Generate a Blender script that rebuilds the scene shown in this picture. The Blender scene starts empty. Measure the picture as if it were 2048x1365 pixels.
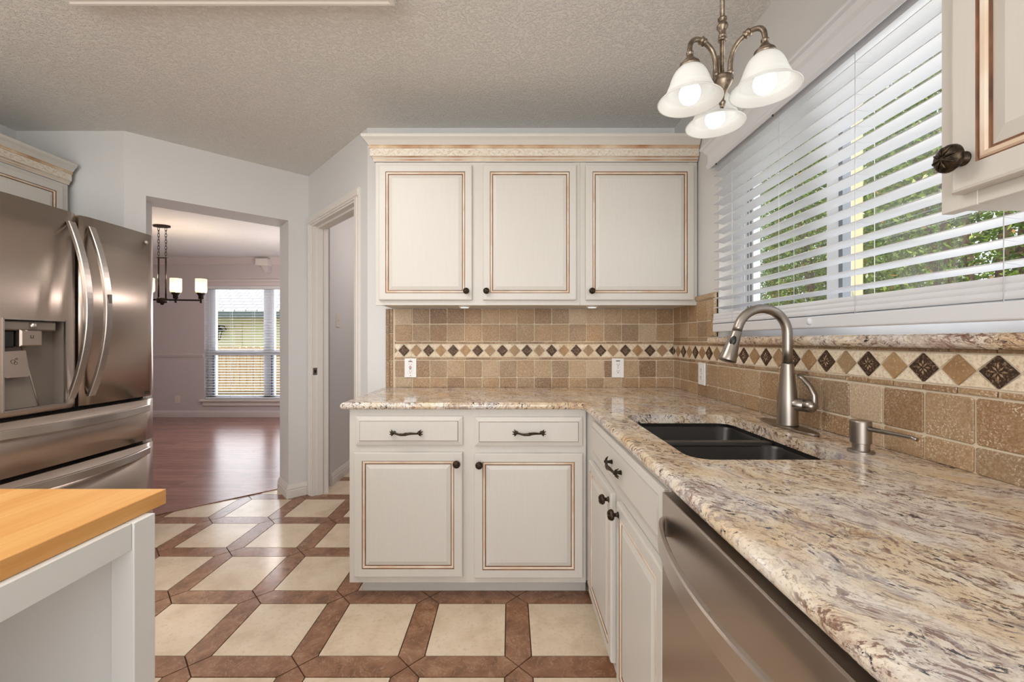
import bpy, bmesh, math, random
import numpy as np
from mathutils import Vector, Matrix
random.seed(7)
R = math.radians
C = bpy.context.scene.collection
sc = bpy.context.scene

# ------------------------------------------------------------------ camera, world, sun, large lights
F = 840.0; H = 1.197; PX = 1020.0; PY = 681.0      # focal length in pixels of the 2048 px frame, eye height
cd = bpy.data.cameras.new('camera'); cam = bpy.data.objects.new('camera', cd); C.objects.link(cam)
cam.location = (0, 0, H); cam.rotation_euler = (R(90), 0, 0)
cd.sensor_width = 36; cd.lens = F * 36 / 2048
cd.shift_x = (1024 - PX) / 2048; cd.shift_y = -(682.5 - PY) / 2048
cd.clip_start = 0.02; cd.clip_end = 200
sc.camera = cam
sc.view_settings.view_transform = 'Standard'
sc.view_settings.look = 'None'
sc.view_settings.gamma = 1.0
sc.view_settings.exposure = 0.0
sc.view_settings.use_curve_mapping = False
sc.cycles.max_bounces = 8
sc.cycles.diffuse_bounces = 5
sc.cycles.transparent_max_bounces = 12

w = bpy.data.worlds.new('sky'); sc.world = w; w.use_nodes = True
wn = w.node_tree.nodes['Background']
wn.inputs[0].default_value = (0.90, 0.95, 1.0, 1); wn.inputs[1].default_value = 1.7

def lamp(name, kind, loc, energy, color, size=None, rot=(0, 0, 0), size_y=None, spread=None):
    d = bpy.data.lights.new(name, kind); o = bpy.data.objects.new(name, d); C.objects.link(o)
    o.location = loc; o.rotation_euler = rot; d.energy = energy; d.color = color
    if kind == 'AREA':
        d.size = size
        if size_y: d.shape = 'RECTANGLE'; d.size_y = size_y
        if spread: d.spread = R(spread)
    elif size is not None and kind != 'SUN': d.shadow_soft_size = size
    return o
sun = lamp('sun', 'SUN', (0, 0, 20), 5.0, (1.0, 0.94, 0.84)); sun.data.angle = R(0.6)
sun.rotation_euler = Vector((0.42, 0.5, -0.76)).to_track_quat('-Z', 'Y').to_euler()
# unseen fill lamp added behind the camera, tilted up to brighten room and ceiling
lamp('rear_fill', 'AREA', (-0.9, -2.72, 1.35), 98, (1.0, 0.99, 0.98), 3.0, (R(118), 0, 0), 2.2)
# fluorescent tubes in the ceiling box
lamp('ceiling_box_tubes', 'AREA', (-1.02, 0.93, 2.42), 15, (1.0, 0.98, 0.95), 1.0, (0, 0, 0), 1.0)
# daylight coming in at the kitchen window and the dining window (sky only, in the openings)
lamp('kitchen_window_daylight', 'AREA', (1.30, 1.1, 1.75), 15, (1.0, 0.99, 0.97), 1.7, (0, R(68), 0), 0.9)
lamp('dining_window_daylight', 'AREA', (-3.75, 6.75, 1.25), 44, (0.93, 0.96, 1.0), 1.9, (R(-90), 0, 0), 1.7)
# unseen point lamps added to brighten the side room and the dining room
lamp('side_room_fill', 'POINT', (-0.6, 3.9, 2.1), 14, (1.0, 0.88, 0.84), 0.12)
lamp('dining_room_fill', 'POINT', (-2.7, 5.2, 1.5), 30, (1.0, 0.93, 0.92), 0.25)

# ------------------------------------------------------------------ helpers: tagging
def tag(o, label=None, cat=None, group=None, kind=None):
    if label: o['label'] = label
    if cat: o['category'] = cat
    if group: o['group'] = group
    if kind: o['kind'] = kind
    return o
class Thing:
    def __init__(s, name, label, cat, loc, group=None):
        s.o = bpy.data.objects.new(name, None); C.objects.link(s.o)
        s.o.location = loc; s.o.empty_display_size = 0.05
        tag(s.o, label, cat, group)

def V(*a): return Vector(a)
# ------------------------------------------------------------------ mesh builder (world coordinates)
class MB:
    def __init__(s): s.v = []; s.f = []; s.m = []; s.t = []; s.sm = []
    def add(s, vs, fs, m=0, t=0.0, smooth=False):
        n = len(s.v); s.v += [tuple(p) for p in vs]
        for f in fs:
            s.f.append(tuple(i + n for i in f)); s.m.append(m); s.t.append(t); s.sm.append(smooth)
    def box(s, x0, x1, y0, y1, z0, z1, m=0, t=0.0):
        x0, x1 = sorted((x0, x1)); y0, y1 = sorted((y0, y1)); z0, z1 = sorted((z0, z1))
        s.add([(x0,y0,z0),(x1,y0,z0),(x1,y1,z0),(x0,y1,z0),(x0,y0,z1),(x1,y0,z1),(x1,y1,z1),(x0,y1,z1)],
              [(0,3,2,1),(4,5,6,7),(0,1,5,4),(1,2,6,5),(2,3,7,6),(3,0,4,7)], m, t)
    def fbox(s, fr, u0, u1, v0, v1, w0, w1, m=0, t=0.0, ch=0.0):
        """box in a frame; ch chamfers the front (w1) rim"""
        if ch <= 0:
            P = [(u0,v0,w0),(u1,v0,w0),(u1,v1,w0),(u0,v1,w0),(u0,v0,w1),(u1,v0,w1),(u1,v1,w1),(u0,v1,w1)]
            Fc = [(0,3,2,1),(4,5,6,7),(0,1,5,4),(1,2,6,5),(2,3,7,6),(3,0,4,7)]
        else:
            c = ch
            P = [(u0,v0,w0),(u1,v0,w0),(u1,v1,w0),(u0,v1,w0),
                 (u0,v0,w1-c),(u1,v0,w1-c),(u1,v1,w1-c),(u0,v1,w1-c),
                 (u0+c,v0+c,w1),(u1-c,v0+c,w1),(u1-c,v1-c,w1),(u0+c,v1-c,w1)]
            Fc = [(0,3,2,1),(0,1,5,4),(1,2,6,5),(2,3,7,6),(3,0,4,7),(4,5,9,8),(5,6,10,9),(6,7,11,10),(7,4,8,11),(8,9,10,11)]
        s.add([fr(*p) for p in P], Fc, m, t)
    def prism(s, pts, z0, z1, m=0, t=0.0, fr=None):
        n = len(pts); fr = fr or (lambda a, b, c: (a, b, c))
        s.add([fr(x, y, z0) for x, y in pts] + [fr(x, y, z1) for x, y in pts],
              [tuple(range(n))[::-1], tuple(range(n, 2*n))] + [(i, (i+1) % n, (i+1) % n + n, i + n) for i in range(n)], m, t)
    def extrude_profile(s, prof, path, m=0, mats=None, smooth=False, closed=True, up=V(0,0,1)):
        """prof: list of (out, z); path: list of (point, outdir) where outdir scaled for mitres"""
        n = len(prof); vs = []
        for p, o in path:
            for a, b in prof: vs.append(V(*p) + V(*o) * a + up * b)
        for k in range(len(path) - 1):
            for i in range(n if closed else n - 1):
                j = (i + 1) % n
                mm = mats[i] if mats else m
                s.add([vs[k*n+i], vs[k*n+j], vs[(k+1)*n+j], vs[(k+1)*n+i]], [(0,1,2,3)], mm, 0, smooth)
        if closed:
            s.add(vs[:n], [tuple(range(n))], m); s.add(vs[-n:], [tuple(range(n))[::-1]], m)
    def tube(s, pts, rad, seg=12, m=0, cap=True, sx=1.0, closed=False):
        pts = [V(*p) for p in pts]; n = len(pts)
        rads = rad if isinstance(rad, (list, tuple)) else [rad] * n
        vs = []; prev = None
        for i, p in enumerate(pts):
            if closed: tn = (pts[(i+1) % n] - pts[i-1]).normalized()
            else: tn = (pts[min(i+1, n-1)] - pts[max(i-1, 0)]).normalized()
            if prev is None:
                a = V(0,0,1) if abs(tn.z) < 0.9 else V(1,0,0)
                nx = tn.cross(a).normalized()
            else:
                nx = (prev - tn * prev.dot(tn)).normalized()
            prev = nx; ny = tn.cross(nx)
            for k in range(seg):
                a = 2 * math.pi * k / seg
                vs.append(p + nx * (math.cos(a) * rads[i] * sx) + ny * (math.sin(a) * rads[i]))
        fs = []
        for i in range(n if closed else n - 1):
            i2 = (i + 1) % n
            for k in range(seg):
                k2 = (k + 1) % seg
                fs.append((i*seg+k, i*seg+k2, i2*seg+k2, i2*seg+k))
        s.add(vs, fs, m, 0, True)
        if cap and not closed:
            s.add(vs[:seg], [tuple(range(seg))[::-1]], m); s.add(vs[-seg:], [tuple(range(seg))], m)
    def lathe(s, prof, c, axis=(0,0,1), seg=24, m=0, smooth=True, closed=False):
        """prof: list of (radius, height along the axis)"""
        ax = V(*axis).normalized(); a = V(1,0,0) if abs(ax.x) < 0.9 else V(0,1,0)
        nx = ax.cross(a).normalized(); ny = ax.cross(nx); c = V(*c); vs = []
        for r, h in prof:
            for k in range(seg):
                t = 2 * math.pi * k / seg
                vs.append(c + ax * h + nx * (r * math.cos(t)) + ny * (r * math.sin(t)))
        fs = []; n = len(prof)
        for i in range(n if closed else n - 1):
            i2 = (i + 1) % n
            for k in range(seg):
                k2 = (k + 1) % seg
                fs.append((i*seg+k, i*seg+k2, i2*seg+k2, i2*seg+k))
        s.add(vs, fs, m, 0, smooth)
        if not closed:
            if prof[0][0] > 1e-5: s.add(vs[:seg], [tuple(range(seg))[::-1]], m)
            if prof[-1][0] > 1e-5: s.add(vs[-seg:], [tuple(range(seg))], m)
    def ball(s, c, r, seg=16, m=0, sz=1.0, axis=(0,0,1)):
        s.lathe([(r * math.sin(math.pi * i / 10), -r * sz * math.cos(math.pi * i / 10)) for i in range(11)], c, axis, seg, m)
    def rings(s, fr, rings, m_list, cap_m=None):
        """nested rectangles: rings = [(u0,u1,v0,v1,w)], m_list = material of the band between ring i and i+1"""
        vs = []
        for u0, u1, v0, v1, w_ in rings:
            vs += [fr(u0,v0,w_), fr(u1,v0,w_), fr(u1,v1,w_), fr(u0,v1,w_)]
        for i in range(len(rings) - 1):
            for k in range(4):
                k2 = (k + 1) % 4
                s.add([vs[i*4+k], vs[i*4+k2], vs[i*4+4+k2], vs[i*4+4+k]], [(0,1,2,3)], m_list[i])
        s.add(vs[-4:], [(0,1,2,3)], m_list[-1] if cap_m is None else cap_m)
    def build(s, name, mats, parent=None, bevel=0.0, bseg=2, weld=False):
        if not isinstance(mats, (list, tuple)): mats = [mats]
        me = bpy.data.meshes.new(name)
        off = V(0,0,0)
        o = bpy.data.objects.new(name, me)
        p = parent.o if isinstance(parent, Thing) else parent
        if p is not None:
            o.parent = p; q = p
            while q is not None: off += Vector(q.location); q = q.parent
        else:
            a = np.array(s.v); off = V((a[:,0].min()+a[:,0].max())/2, (a[:,1].min()+a[:,1].max())/2, a[:,2].min())
            o.location = off
        me.from_pydata([(x-off.x, y-off.y, z-off.z) for x, y, z in s.v], [], s.f)
        me.polygons.foreach_set('material_index', s.m)
        me.polygons.foreach_set('use_smooth', s.sm)
        at = me.attributes.new('tone', 'FLOAT', 'FACE'); at.data.foreach_set('value', s.t)
        for mt in mats: me.materials.append(M[mt] if isinstance(mt, str) else mt)
        bm = bmesh.new(); bm.from_mesh(me)
        bmesh.ops.remove_doubles(bm, verts=bm.verts, dist=1e-5) if weld or True else None
        bmesh.ops.recalc_face_normals(bm, faces=bm.faces)
        if bevel > 0:
            es = [e for e in bm.edges if len(e.link_faces) == 2 and e.calc_face_angle(0) > R(35)]
            bmesh.ops.bevel(bm, geom=es, offset=bevel, segments=bseg, profile=0.5, affect='EDGES', clamp_overlap=True)
        bm.to_mesh(me); bm.free(); me.update()
        C.objects.link(o)
        return o

def frame(org, right, out, up=(0,0,1)):
    o = V(*org); r = V(*right).normalized(); n = V(*out).normalized(); u = V(*up)
    return lambda a, b, c: o + r * a + u * b + n * c

# ------------------------------------------------------------------ materials
M = {}
def srgb(r, g, b):
    f = lambda c: (c/255/12.92) if c/255 <= 0.04045 else ((c/255+0.055)/1.055)**2.4
    return (f(r), f(g), f(b), 1)
class NT:
    def __init__(s, name):
        s.m = bpy.data.materials.new(name); s.m.use_nodes = True; s.t = s.m.node_tree
        s.b = s.t.nodes['Principled BSDF']; s.out = s.t.nodes['Material Output']; M[name] = s.m
    def n(s, typ, **kw):
        x = s.t.nodes.new(typ)
        for k, v in kw.items(): setattr(x, k, v)
        return x
    def link(s, a, b): s.t.links.new(a, b)
    def inp(s, sock, v):
        if hasattr(v, 'is_output') or isinstance(v, bpy.types.NodeSocket): s.link(v, sock)
        else: sock.default_value = v
    def pos(s): return s.n('ShaderNodeNewGeometry').outputs['Position']
    def map(s, vec, scale=(1,1,1), rot=(0,0,0), loc=(0,0,0)):
        x = s.n('ShaderNodeMapping'); s.link(vec, x.inputs[0])
        x.inputs['Scale'].default_value = scale; x.inputs['Rotation'].default_value = rot; x.inputs['Location'].default_value = loc
        return x.outputs[0]
    def noise(s, vec, scale, detail=4, rough=0.55, dist=0.0):
        x = s.n('ShaderNodeTexNoise'); s.link(vec, x.inputs['Vector'])
        x.inputs['Scale'].default_value = scale; x.inputs['Detail'].default_value = detail
        x.inputs['Roughness'].default_value = rough; x.inputs['Distortion'].default_value = dist
        return x.outputs['Fac']
    def vor(s, vec, scale, feature='F1'):
        x = s.n('ShaderNodeTexVoronoi', feature=feature); s.link(vec, x.inputs['Vector']); x.inputs['Scale'].default_value = scale
        return x
    def math(s, op, a, b=0.0, c=0.0, clamp=False):
        x = s.n('ShaderNodeMath', operation=op, use_clamp=clamp); s.inp(x.inputs[0], a); s.inp(x.inputs[1], b); s.inp(x.inputs[2], c)
        return x.outputs[0]
    def ramp(s, fac, stops, interp='LINEAR'):
        x = s.n('ShaderNodeValToRGB'); s.link(fac, x.inputs[0]); e = x.color_ramp.elements; x.color_ramp.interpolation = interp
        while len(e) < len(stops): e.new(0.5)
        for k, (p, c) in enumerate(stops):
            e[k].position = p; e[k].color = c if len(c) == 4 else (*c, 1)
        return x.outputs[0]
    def mix(s, fac, a, b, blend='MIX'):
        x = s.n('ShaderNodeMix', data_type='RGBA', blend_type=blend)
        s.inp(x.inputs[0], fac); s.inp(x.inputs[6], a); s.inp(x.inputs[7], b)
        return x.outputs[2]
    def attr(s, name):
        x = s.n('ShaderNodeAttribute', attribute_name=name); return x.outputs['Fac']
    def bump(s, h, strength=0.3, dist=0.002):
        x = s.n('ShaderNodeBump'); s.link(h, x.inputs['Height']); x.inputs['Strength'].default_value = strength; x.inputs['Distance'].default_value = dist
        s.link(x.outputs[0], s.b.inputs['Normal'])
    def set(s, **kw):
        for k, v in kw.items():
            s.inp(s.b.inputs[{'col':'Base Color','rough':'Roughness','metal':'Metallic','spec':'Specular IOR Level','coat':'Coat Weight','sub':'Subsurface Weight','em':'Emission Color','es':'Emission Strength','alpha':'Alpha','trans':'Transmission Weight','aniso':'Anisotropic'}[k]], v)

def plain(name, col, rough=0.5, metal=0.0, bumpn=None, **kw):
    t = NT(name); t.set(col=col, rough=rough, metal=metal, **kw)
    if bumpn: t.bump(t.noise(t.pos(), bumpn[0], 3), bumpn[1], bumpn[2])
    return t

t = NT('wall_paint'); t.set(col=srgb(219,219,219), rough=0.75, spec=0.25); t.bump(t.noise(t.pos(), 160, 3), 0.35, 0.002)
t = NT('wall_paint_dining'); t.set(col=srgb(206,199,201), rough=0.75, spec=0.25); t.bump(t.noise(t.pos(), 160, 3), 0.3, 0.002)
t = NT('ceiling_texture'); p = t.pos()
v1 = t.noise(p, 95, 3, 0.6); hgt = t.ramp(v1, [(0.47, (0,0,0,1)), (0.62, (1,1,1,1))])
t.set(col=srgb(232,230,227), rough=0.9, spec=0.1); t.bump(hgt, 0.75, 0.004)
plain('trim_paint', srgb(226,221,216), 0.4)
plain('trim_paint_dining', srgb(214,206,206), 0.45)
plain('vinyl', srgb(226,229,233), 0.35)
plain('blind_white', srgb(226,228,233), 0.38)
plain('grey_gasket', srgb(120,126,134), 0.5)
plain('dark_gap', srgb(18,17,16), 0.7)
t = NT('cabinet_paint'); p = t.map(t.pos(), (60, 60, 3)); nz = t.noise(p, 3, 4, 0.6)
t.set(col=t.ramp(nz, [(0.3, srgb(205,201,194)), (0.7, srgb(208,204,198))]), rough=0.42); t.bump(nz, 0.07, 0.001)
t = NT('glaze_brown'); nz = t.noise(t.pos(), 14, 3)
t.set(col=t.ramp(nz, [(0.3, srgb(88,56,38)), (0.75, srgb(146,100,68))]), rough=0.5)
t = NT('glaze_tan'); nz = t.noise(t.pos(), 9, 3)
t.set(col=t.ramp(nz, [(0.35, srgb(210,182,156)), (0.65, srgb(226,214,198))]), rough=0.45)
t = NT('glaze_wash'); nz = t.noise(t.pos(), 5, 3)
t.set(col=t.ramp(nz, [(0.35, srgb(170,120,82)), (0.62, srgb(218,200,174))]), rough=0.45)
t = NT('carved'); p = t.pos(); nz = t.noise(p, 130, 3, 0.6)
t.set(col=t.ramp(nz, [(0.34, srgb(206,192,172)), (0.5, srgb(222,215,204))]), rough=0.5); t.bump(nz, 0.5, 0.002)

def steel(name, c0, c1, rough, sc_=(2,2,400), axis_lo=None):
    t = NT(name); nz = t.noise(t.map(t.pos(), sc_), 2.0, 3, 0.6)
    t.set(col=t.mix(nz, c0, c1), metal=1.0, rough=t.math('MULTIPLY_ADD', nz, 0.12, rough)); t.bump(nz, 0.04, 0.0005)
steel('stainless', srgb(196,182,171), srgb(212,199,188), 0.24, (3,3,500))
steel('stainless_handle', srgb(196,188,182), srgb(208,202,196), 0.24, (3,3,300))
steel('dishwasher_steel', srgb(184,176,169), srgb(198,190,183), 0.25, (3,3,500))
steel('brushed_nickel', srgb(152,144,136), srgb(168,160,152), 0.3, (300,300,4))
plain('nickel_plain', srgb(156,148,140), 0.3, 1.0)
plain('dispenser_grey', srgb(122,112,103), 0.4, 0.0)
t = NT('antique_brass'); nz = t.noise(t.pos(), 60, 3)
t.set(col=t.ramp(nz, [(0.35, srgb(106,94,82)), (0.65, srgb(158,144,126))]), metal=0.9, rough=0.36)
t = NT('knob_bronze'); nz = t.noise(t.pos(), 160, 3)
t.set(col=t.ramp(nz, [(0.35, srgb(38,32,27)), (0.7, srgb(84,70,54))]), metal=0.8, rough=0.38); t.bump(nz, 0.4, 0.002)
plain('dark_bronze', srgb(52,42,36), 0.4, 0.6)
t = NT('black_composite'); nz = t.noise(t.pos(), 700, 2)
t.set(col=t.ramp(nz, [(0.4, srgb(26,24,23)), (0.75, srgb(50,48,47))]), rough=0.3)
plain('black_plastic', srgb(24,23,22), 0.4)
plain('plastic_white', srgb(240,240,240), 0.35)
plain('plastic_ivory', srgb(226,216,208), 0.4)
plain('red_button', srgb(170,40,40), 0.4)
plain('island_paint', srgb(226,228,228), 0.45)
plain('island_shadow_panel', srgb(206,204,198), 0.5)

# granite
t = NT('granite'); p = t.pos()
q = t.map(p, (1, 1, 1), (0, 0, R(60)))            # x runs along the streaks
warp = t.n('ShaderNodeTexNoise'); t.link(q, warp.inputs['Vector']); warp.inputs['Scale'].default_value = 5.0; warp.inputs['Detail'].default_value = 4
off = t.n('ShaderNodeVectorMath', operation='MULTIPLY_ADD'); t.link(warp.outputs['Color'], off.inputs[0]); off.inputs[1].default_value = (0.16,0.16,0.16); t.link(q, off.inputs[2])
qw = off.outputs[0]
L = lambda sc_, det, ro, loc=(0,0,0), di=0.0, st=(1,1.9,1.7): t.noise(t.map(qw, st, (0,0,0), loc), sc_, det, ro, di)
BW = lambda a, b: [(a, (0,0,0,1)), (b, (1,1,1,1))]
WB = lambda a, b: [(a, (1,1,1,1)), (b, (0,0,0,1))]
n1 = L(5, 5, 0.6)
base = t.ramp(n1, [(0.34, srgb(216,194,162)), (0.45, srgb(228,213,190)), (0.54, srgb(232,224,212)), (0.64, srgb(216,209,205))])
base = t.mix(t.math('MULTIPLY', t.ramp(L(2.4, 3, 0.5, (4,4,4)), BW(0.52, 0.66)), 0.42), base, srgb(214,172,116))
# patches of mauve brown, their size broken up by fine noise
patch = t.ramp(L(6.0, 10, 0.82, (2,7,1), 0.0), BW(0.50, 0.60))
base = t.mix(t.math('MULTIPLY', patch, 0.62), base, srgb(168,140,122))
cl = t.ramp(L(3.6, 6, 0.66, (3,1,7)), BW(0.39, 0.53))
fl1 = t.ramp(L(46, 6, 0.72, (9,2,3), 0.2, (1,2.1,1.8)), WB(0.43, 0.47))
base = t.mix(t.math('MULTIPLY', t.math('MULTIPLY', fl1, cl), 0.9), base, srgb(116,84,72))
cl2 = t.ramp(L(5.2, 5, 0.62, (8,5,2)), BW(0.47, 0.58))
gy = t.ramp(L(24, 8, 0.78, (1,3,8), 0.1), BW(0.51, 0.57))
base = t.mix(t.math('MULTIPLY', t.math('MULTIPLY', gy, cl2), 0.65), base, srgb(142,134,140))
# rust veins following the streaks
for sc_, wd, k_, col_, loc in ((2.2, 0.010, 0.8, srgb(112,64,48), (0,0,0)), (5.5, 0.012, 0.6, srgb(134,92,74), (6,3,1))):
    v = t.math('ABSOLUTE', t.math('SUBTRACT', L(sc_, 7, 0.66, loc, 0.5, (1,2.6,2.2)), 0.5))
    vm = t.math('MULTIPLY', t.ramp(v, WB(wd*0.15, wd)), t.ramp(L(4, 3, 0.5, loc), BW(0.42, 0.55)))
    base = t.mix(t.math('MULTIPLY', vm, k_), base, col_)
# black grains in clusters
grain = t.ramp(L(70, 4, 0.66, (2,2,2), 0, (1,1.7,1.4)), WB(0.415, 0.445))
msk = t.ramp(L(9, 5, 0.7, (1,8,3)), BW(0.51, 0.57))
base = t.mix(t.math('MULTIPLY', grain, msk), base, srgb(46,42,48))
fine = t.ramp(t.noise(q, 170, 3, 0.6), WB(0.36, 0.44))
base = t.mix(t.math('MULTIPLY', fine, 0.4), base, srgb(150,124,100))
t.set(col=base, rough=0.08, spec=0.6)

# travertine wall tile (tone picks the stone)
t = NT('travertine'); p = t.pos(); tn = t.attr('tone')
base = t.ramp(tn, [(0.0, srgb(112,82,54)), (0.2, srgb(150,114,76)), (0.45, srgb(176,144,106)), (0.65, srgb(138,116,92)), (0.85, srgb(170,140,104)), (1.0, srgb(202,182,156))])
n1 = t.noise(p, 105, 8, 0.8); base = t.mix(0.34, base, t.ramp(n1, [(0.36, srgb(104,78,56)), (0.5, srgb(164,135,106)), (0.62, srgb(214,194,168))]))
pit = t.ramp(t.noise(p, 230, 4, 0.65), [(0.55, (0,0,0,1)), (0.62, (1,1,1,1))])
pm = t.ramp(t.noise(p, 13, 3), [(0.4, (0.2,0.2,0.2,1)), (0.6, (1,1,1,1))])
base = t.mix(t.math('MULTIPLY', t.math('MULTIPLY', pit, pm), 0.75), base, srgb(232,220,200))
t.set(col=base, rough=0.5); t.bump(t.noise(p, 150, 4, 0.7), 0.5, 0.002)
t = NT('travertine_cream'); p = t.pos(); n1 = t.noise(p, 110, 6, 0.7)
t.set(col=t.mix(t.attr('tone'), t.ramp(n1, [(0.36, srgb(196,170,136)), (0.54, srgb(224,208,180))]), t.ramp(n1, [(0.36, srgb(210,188,158)), (0.54, srgb(240,229,210))])), rough=0.5); t.bump(n1, 0.3, 0.002)
t = NT('travertine_diamond'); p = t.pos(); n1 = t.noise(p, 30, 4)
n2 = t.ramp(t.noise(p, 200, 4, 0.65), [(0.56, (0,0,0,1)), (0.64, (1,1,1,1))])
t.set(col=t.mix(t.math('MULTIPLY', n2, 0.5), t.mix(t.attr('tone'), t.ramp(n1, [(0.35, srgb(146,110,72)), (0.65, srgb(178,142,100))]), srgb(156,130,100)), srgb(220,196,160)), rough=0.5)
t = NT('bronze_tile'); p = t.pos(); n1 = t.noise(p, 170, 4, 0.7)
t.set(col=t.ramp(n1, [(0.4, srgb(54,38,28)), (0.56, srgb(86,64,48)), (0.68, srgb(176,152,128))]), rough=0.42, metal=0.35); t.bump(n1, 0.7, 0.003)
plain('bronze_relief', srgb(158,132,106), 0.4, 0.3)
plain('grout', srgb(214,200,178), 0.85, 0, (300, 0.4, 0.001))

# kitchen floor tile
t = NT('floor_cream'); p = t.pos(); n1 = t.noise(p, 6, 6, 0.62); n2 = t.noise(p, 60, 4, 0.6)
c = t.ramp(n1, [(0.3, srgb(202,182,156)), (0.5, srgb(222,204,180)), (0.72, srgb(230,215,194))])
c = t.mix(t.math('MULTIPLY', t.ramp(n2, [(0.34, (1,1,1,1)), (0.46, (0,0,0,1))]), 0.35), c, srgb(188,164,130))
t.set(col=c, rough=0.2, spec=0.45); t.bump(n2, 0.1, 0.001)
t = NT('floor_brown'); p = t.pos(); n1 = t.noise(p, 11, 7, 0.66, 0.6); n2 = t.noise(p, 4, 3)
c = t.ramp(n1, [(0.28, srgb(98,70,52)), (0.45, srgb(136,98,74)), (0.6, srgb(156,116,90)), (0.72, srgb(180,148,122))])
c = t.mix(t.math('MULTIPLY', t.attr('tone'), 0.4), c, srgb(132,86,62))
vm = t.ramp(t.math('ABSOLUTE', t.math('SUBTRACT', t.noise(p, 18, 5, 0.6, 1.0), 0.5)), [(0.003, (1,1,1,1)), (0.014, (0,0,0,1))])
c = t.mix(t.math('MULTIPLY', vm, 0.35), c, srgb(206,176,150))
t.set(col=c, rough=0.2, spec=0.45); t.bump(n1, 0.25, 0.002)
plain('floor_grout', srgb(74,46,30), 0.8)

# dining hardwood
t = NT('hardwood'); p = t.pos(); br = t.n('ShaderNodeTexBrick'); t.link(p, br.inputs['Vector'])
br.inputs['Scale'].default_value = 1.0; br.inputs['Brick Width'].default_value = 1.1; br.inputs['Row Height'].default_value = 0.083
br.inputs['Mortar Size'].default_value = 0.0012; br.inputs['Mortar Smooth'].default_value = 0.0
br.inputs['Color1'].default_value = srgb(134,92,82); br.inputs['Color2'].default_value = srgb(158,114,102); br.inputs['Mortar'].default_value = srgb(58,32,26)
gr = t.noise(t.map(p, (2, 40, 1)), 2.4, 5, 0.6)
t.set(col=t.mix(0.35, br.outputs['Color'], t.ramp(gr, [(0.3, srgb(96,60,52)), (0.7, srgb(186,146,132))])), rough=0.24, spec=0.45)

# butcher block, strips along X
t = NT('butcher_block'); p = t.pos(); br = t.n('ShaderNodeTexBrick')
t.link(t.map(p, (1,1,1), (0,0,R(90))), br.inputs['Vector'])
br.inputs['Scale'].default_value = 1.0; br.inputs['Brick Width'].default_value = 0.9; br.inputs['Row Height'].default_value = 0.052
br.inputs['Mortar Size'].default_value = 0.0003
br.inputs['Color1'].default_value = srgb(212,144,68); br.inputs['Color2'].default_value = srgb(226,172,100); br.inputs['Mortar'].default_value = srgb(204,136,62)
gr = t.noise(t.map(p, (60, 3, 60)), 2.0, 5, 0.6)
t.set(col=t.mix(0.3, br.outputs['Color'], t.ramp(gr, [(0.3, srgb(186,126,62)), (0.7, srgb(226,178,116))])), rough=0.32)

# frosted glass shade, bulbs
def shade_mat(name, col, es, ecol):
    t = NT(name)
    tr = t.n('ShaderNodeBsdfTranslucent'); tr.inputs[0].default_value = col
    df = t.n('ShaderNodeBsdfPrincipled'); df.inputs['Base Color'].default_value = col; df.inputs['Roughness'].default_value = 0.25
    df.inputs['Emission Color'].default_value = ecol; df.inputs['Emission Strength'].default_value = es
    mx = t.n('ShaderNodeMixShader'); mx.inputs[0].default_value = 0.5; t.link(tr.outputs[0], mx.inputs[1]); t.link(df.outputs[0], mx.inputs[2])
    t.link(mx.outputs[0], t.out.inputs[0])
shade_mat('frosted_glass', (0.90,0.90,0.89,1), 0.0, (1,1,1,1))
shade_mat('dining_shade_glass', (0.95,0.86,0.72,1), 0.4, (1,0.80,0.50,1))
def emit(name, col, s):
    t = NT(name); t.set(col=(0.9,0.9,0.9,1), em=col, es=s)
emit('bulb_glow', (1,0.98,0.95,1), 1.6)
emit('dining_bulb', (1,0.86,0.62,1), 30.0)
emit('puck_glow', (1,0.86,0.66,1), 4.0)
emit('diffuser_glow', (1,0.97,0.92,1), 2.0)
t = NT('window_glass'); tr = t.n('ShaderNodeBsdfTransparent'); gl = t.n('ShaderNodeBsdfGlossy'); gl.inputs['Roughness'].default_value = 0.02
fr_ = t.n('ShaderNodeFresnel'); fr_.inputs[0].default_value = 1.45; mx = t.n('ShaderNodeMixShader')
t.link(t.math('MULTIPLY', fr_.outputs[0], 0.18), mx.inputs[0]); t.link(tr.outputs[0], mx.inputs[1]); t.link(gl.outputs[0], mx.inputs[2]); t.link(mx.outputs[0], t.out.inputs[0])
# outside
t = NT('leaf_green'); tn = t.attr('tone')
c = t.ramp(tn, [(0.0, srgb(52,74,22)), (0.35, srgb(92,122,38)), (0.7, srgb(146,176,62)), (0.93, srgb(206,220,120)), (1.0, srgb(176,126,66))])
t.set(col=c, rough=0.4)
tr = t.n('ShaderNodeBsdfTranslucent'); t.link(c, tr.inputs[0]); mx = t.n('ShaderNodeMixShader'); mx.inputs[0].default_value = 0.35
t.link(t.b.outputs[0], mx.inputs[1]); t.link(tr.outputs[0], mx.inputs[2]); t.link(mx.outputs[0], t.out.inputs[0])
plain('bark', srgb(78,62,46), 0.9)
t = NT('lawn'); t.set(col=t.ramp(t.noise(t.pos(), 9, 5), [(0.3, srgb(92,96,62)), (0.7, srgb(132,130,92))]), rough=0.95)
plain('siding_cream', srgb(216,206,166), 0.6)
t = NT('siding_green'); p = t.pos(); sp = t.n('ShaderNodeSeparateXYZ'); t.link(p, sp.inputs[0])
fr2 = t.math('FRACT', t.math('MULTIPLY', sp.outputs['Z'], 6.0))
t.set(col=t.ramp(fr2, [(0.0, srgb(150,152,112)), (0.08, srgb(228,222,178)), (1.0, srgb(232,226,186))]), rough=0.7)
t = NT('shingles'); p = t.pos(); br = t.n('ShaderNodeTexBrick'); t.link(p, br.inputs['Vector']); br.inputs['Scale'].default_value = 1
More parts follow.
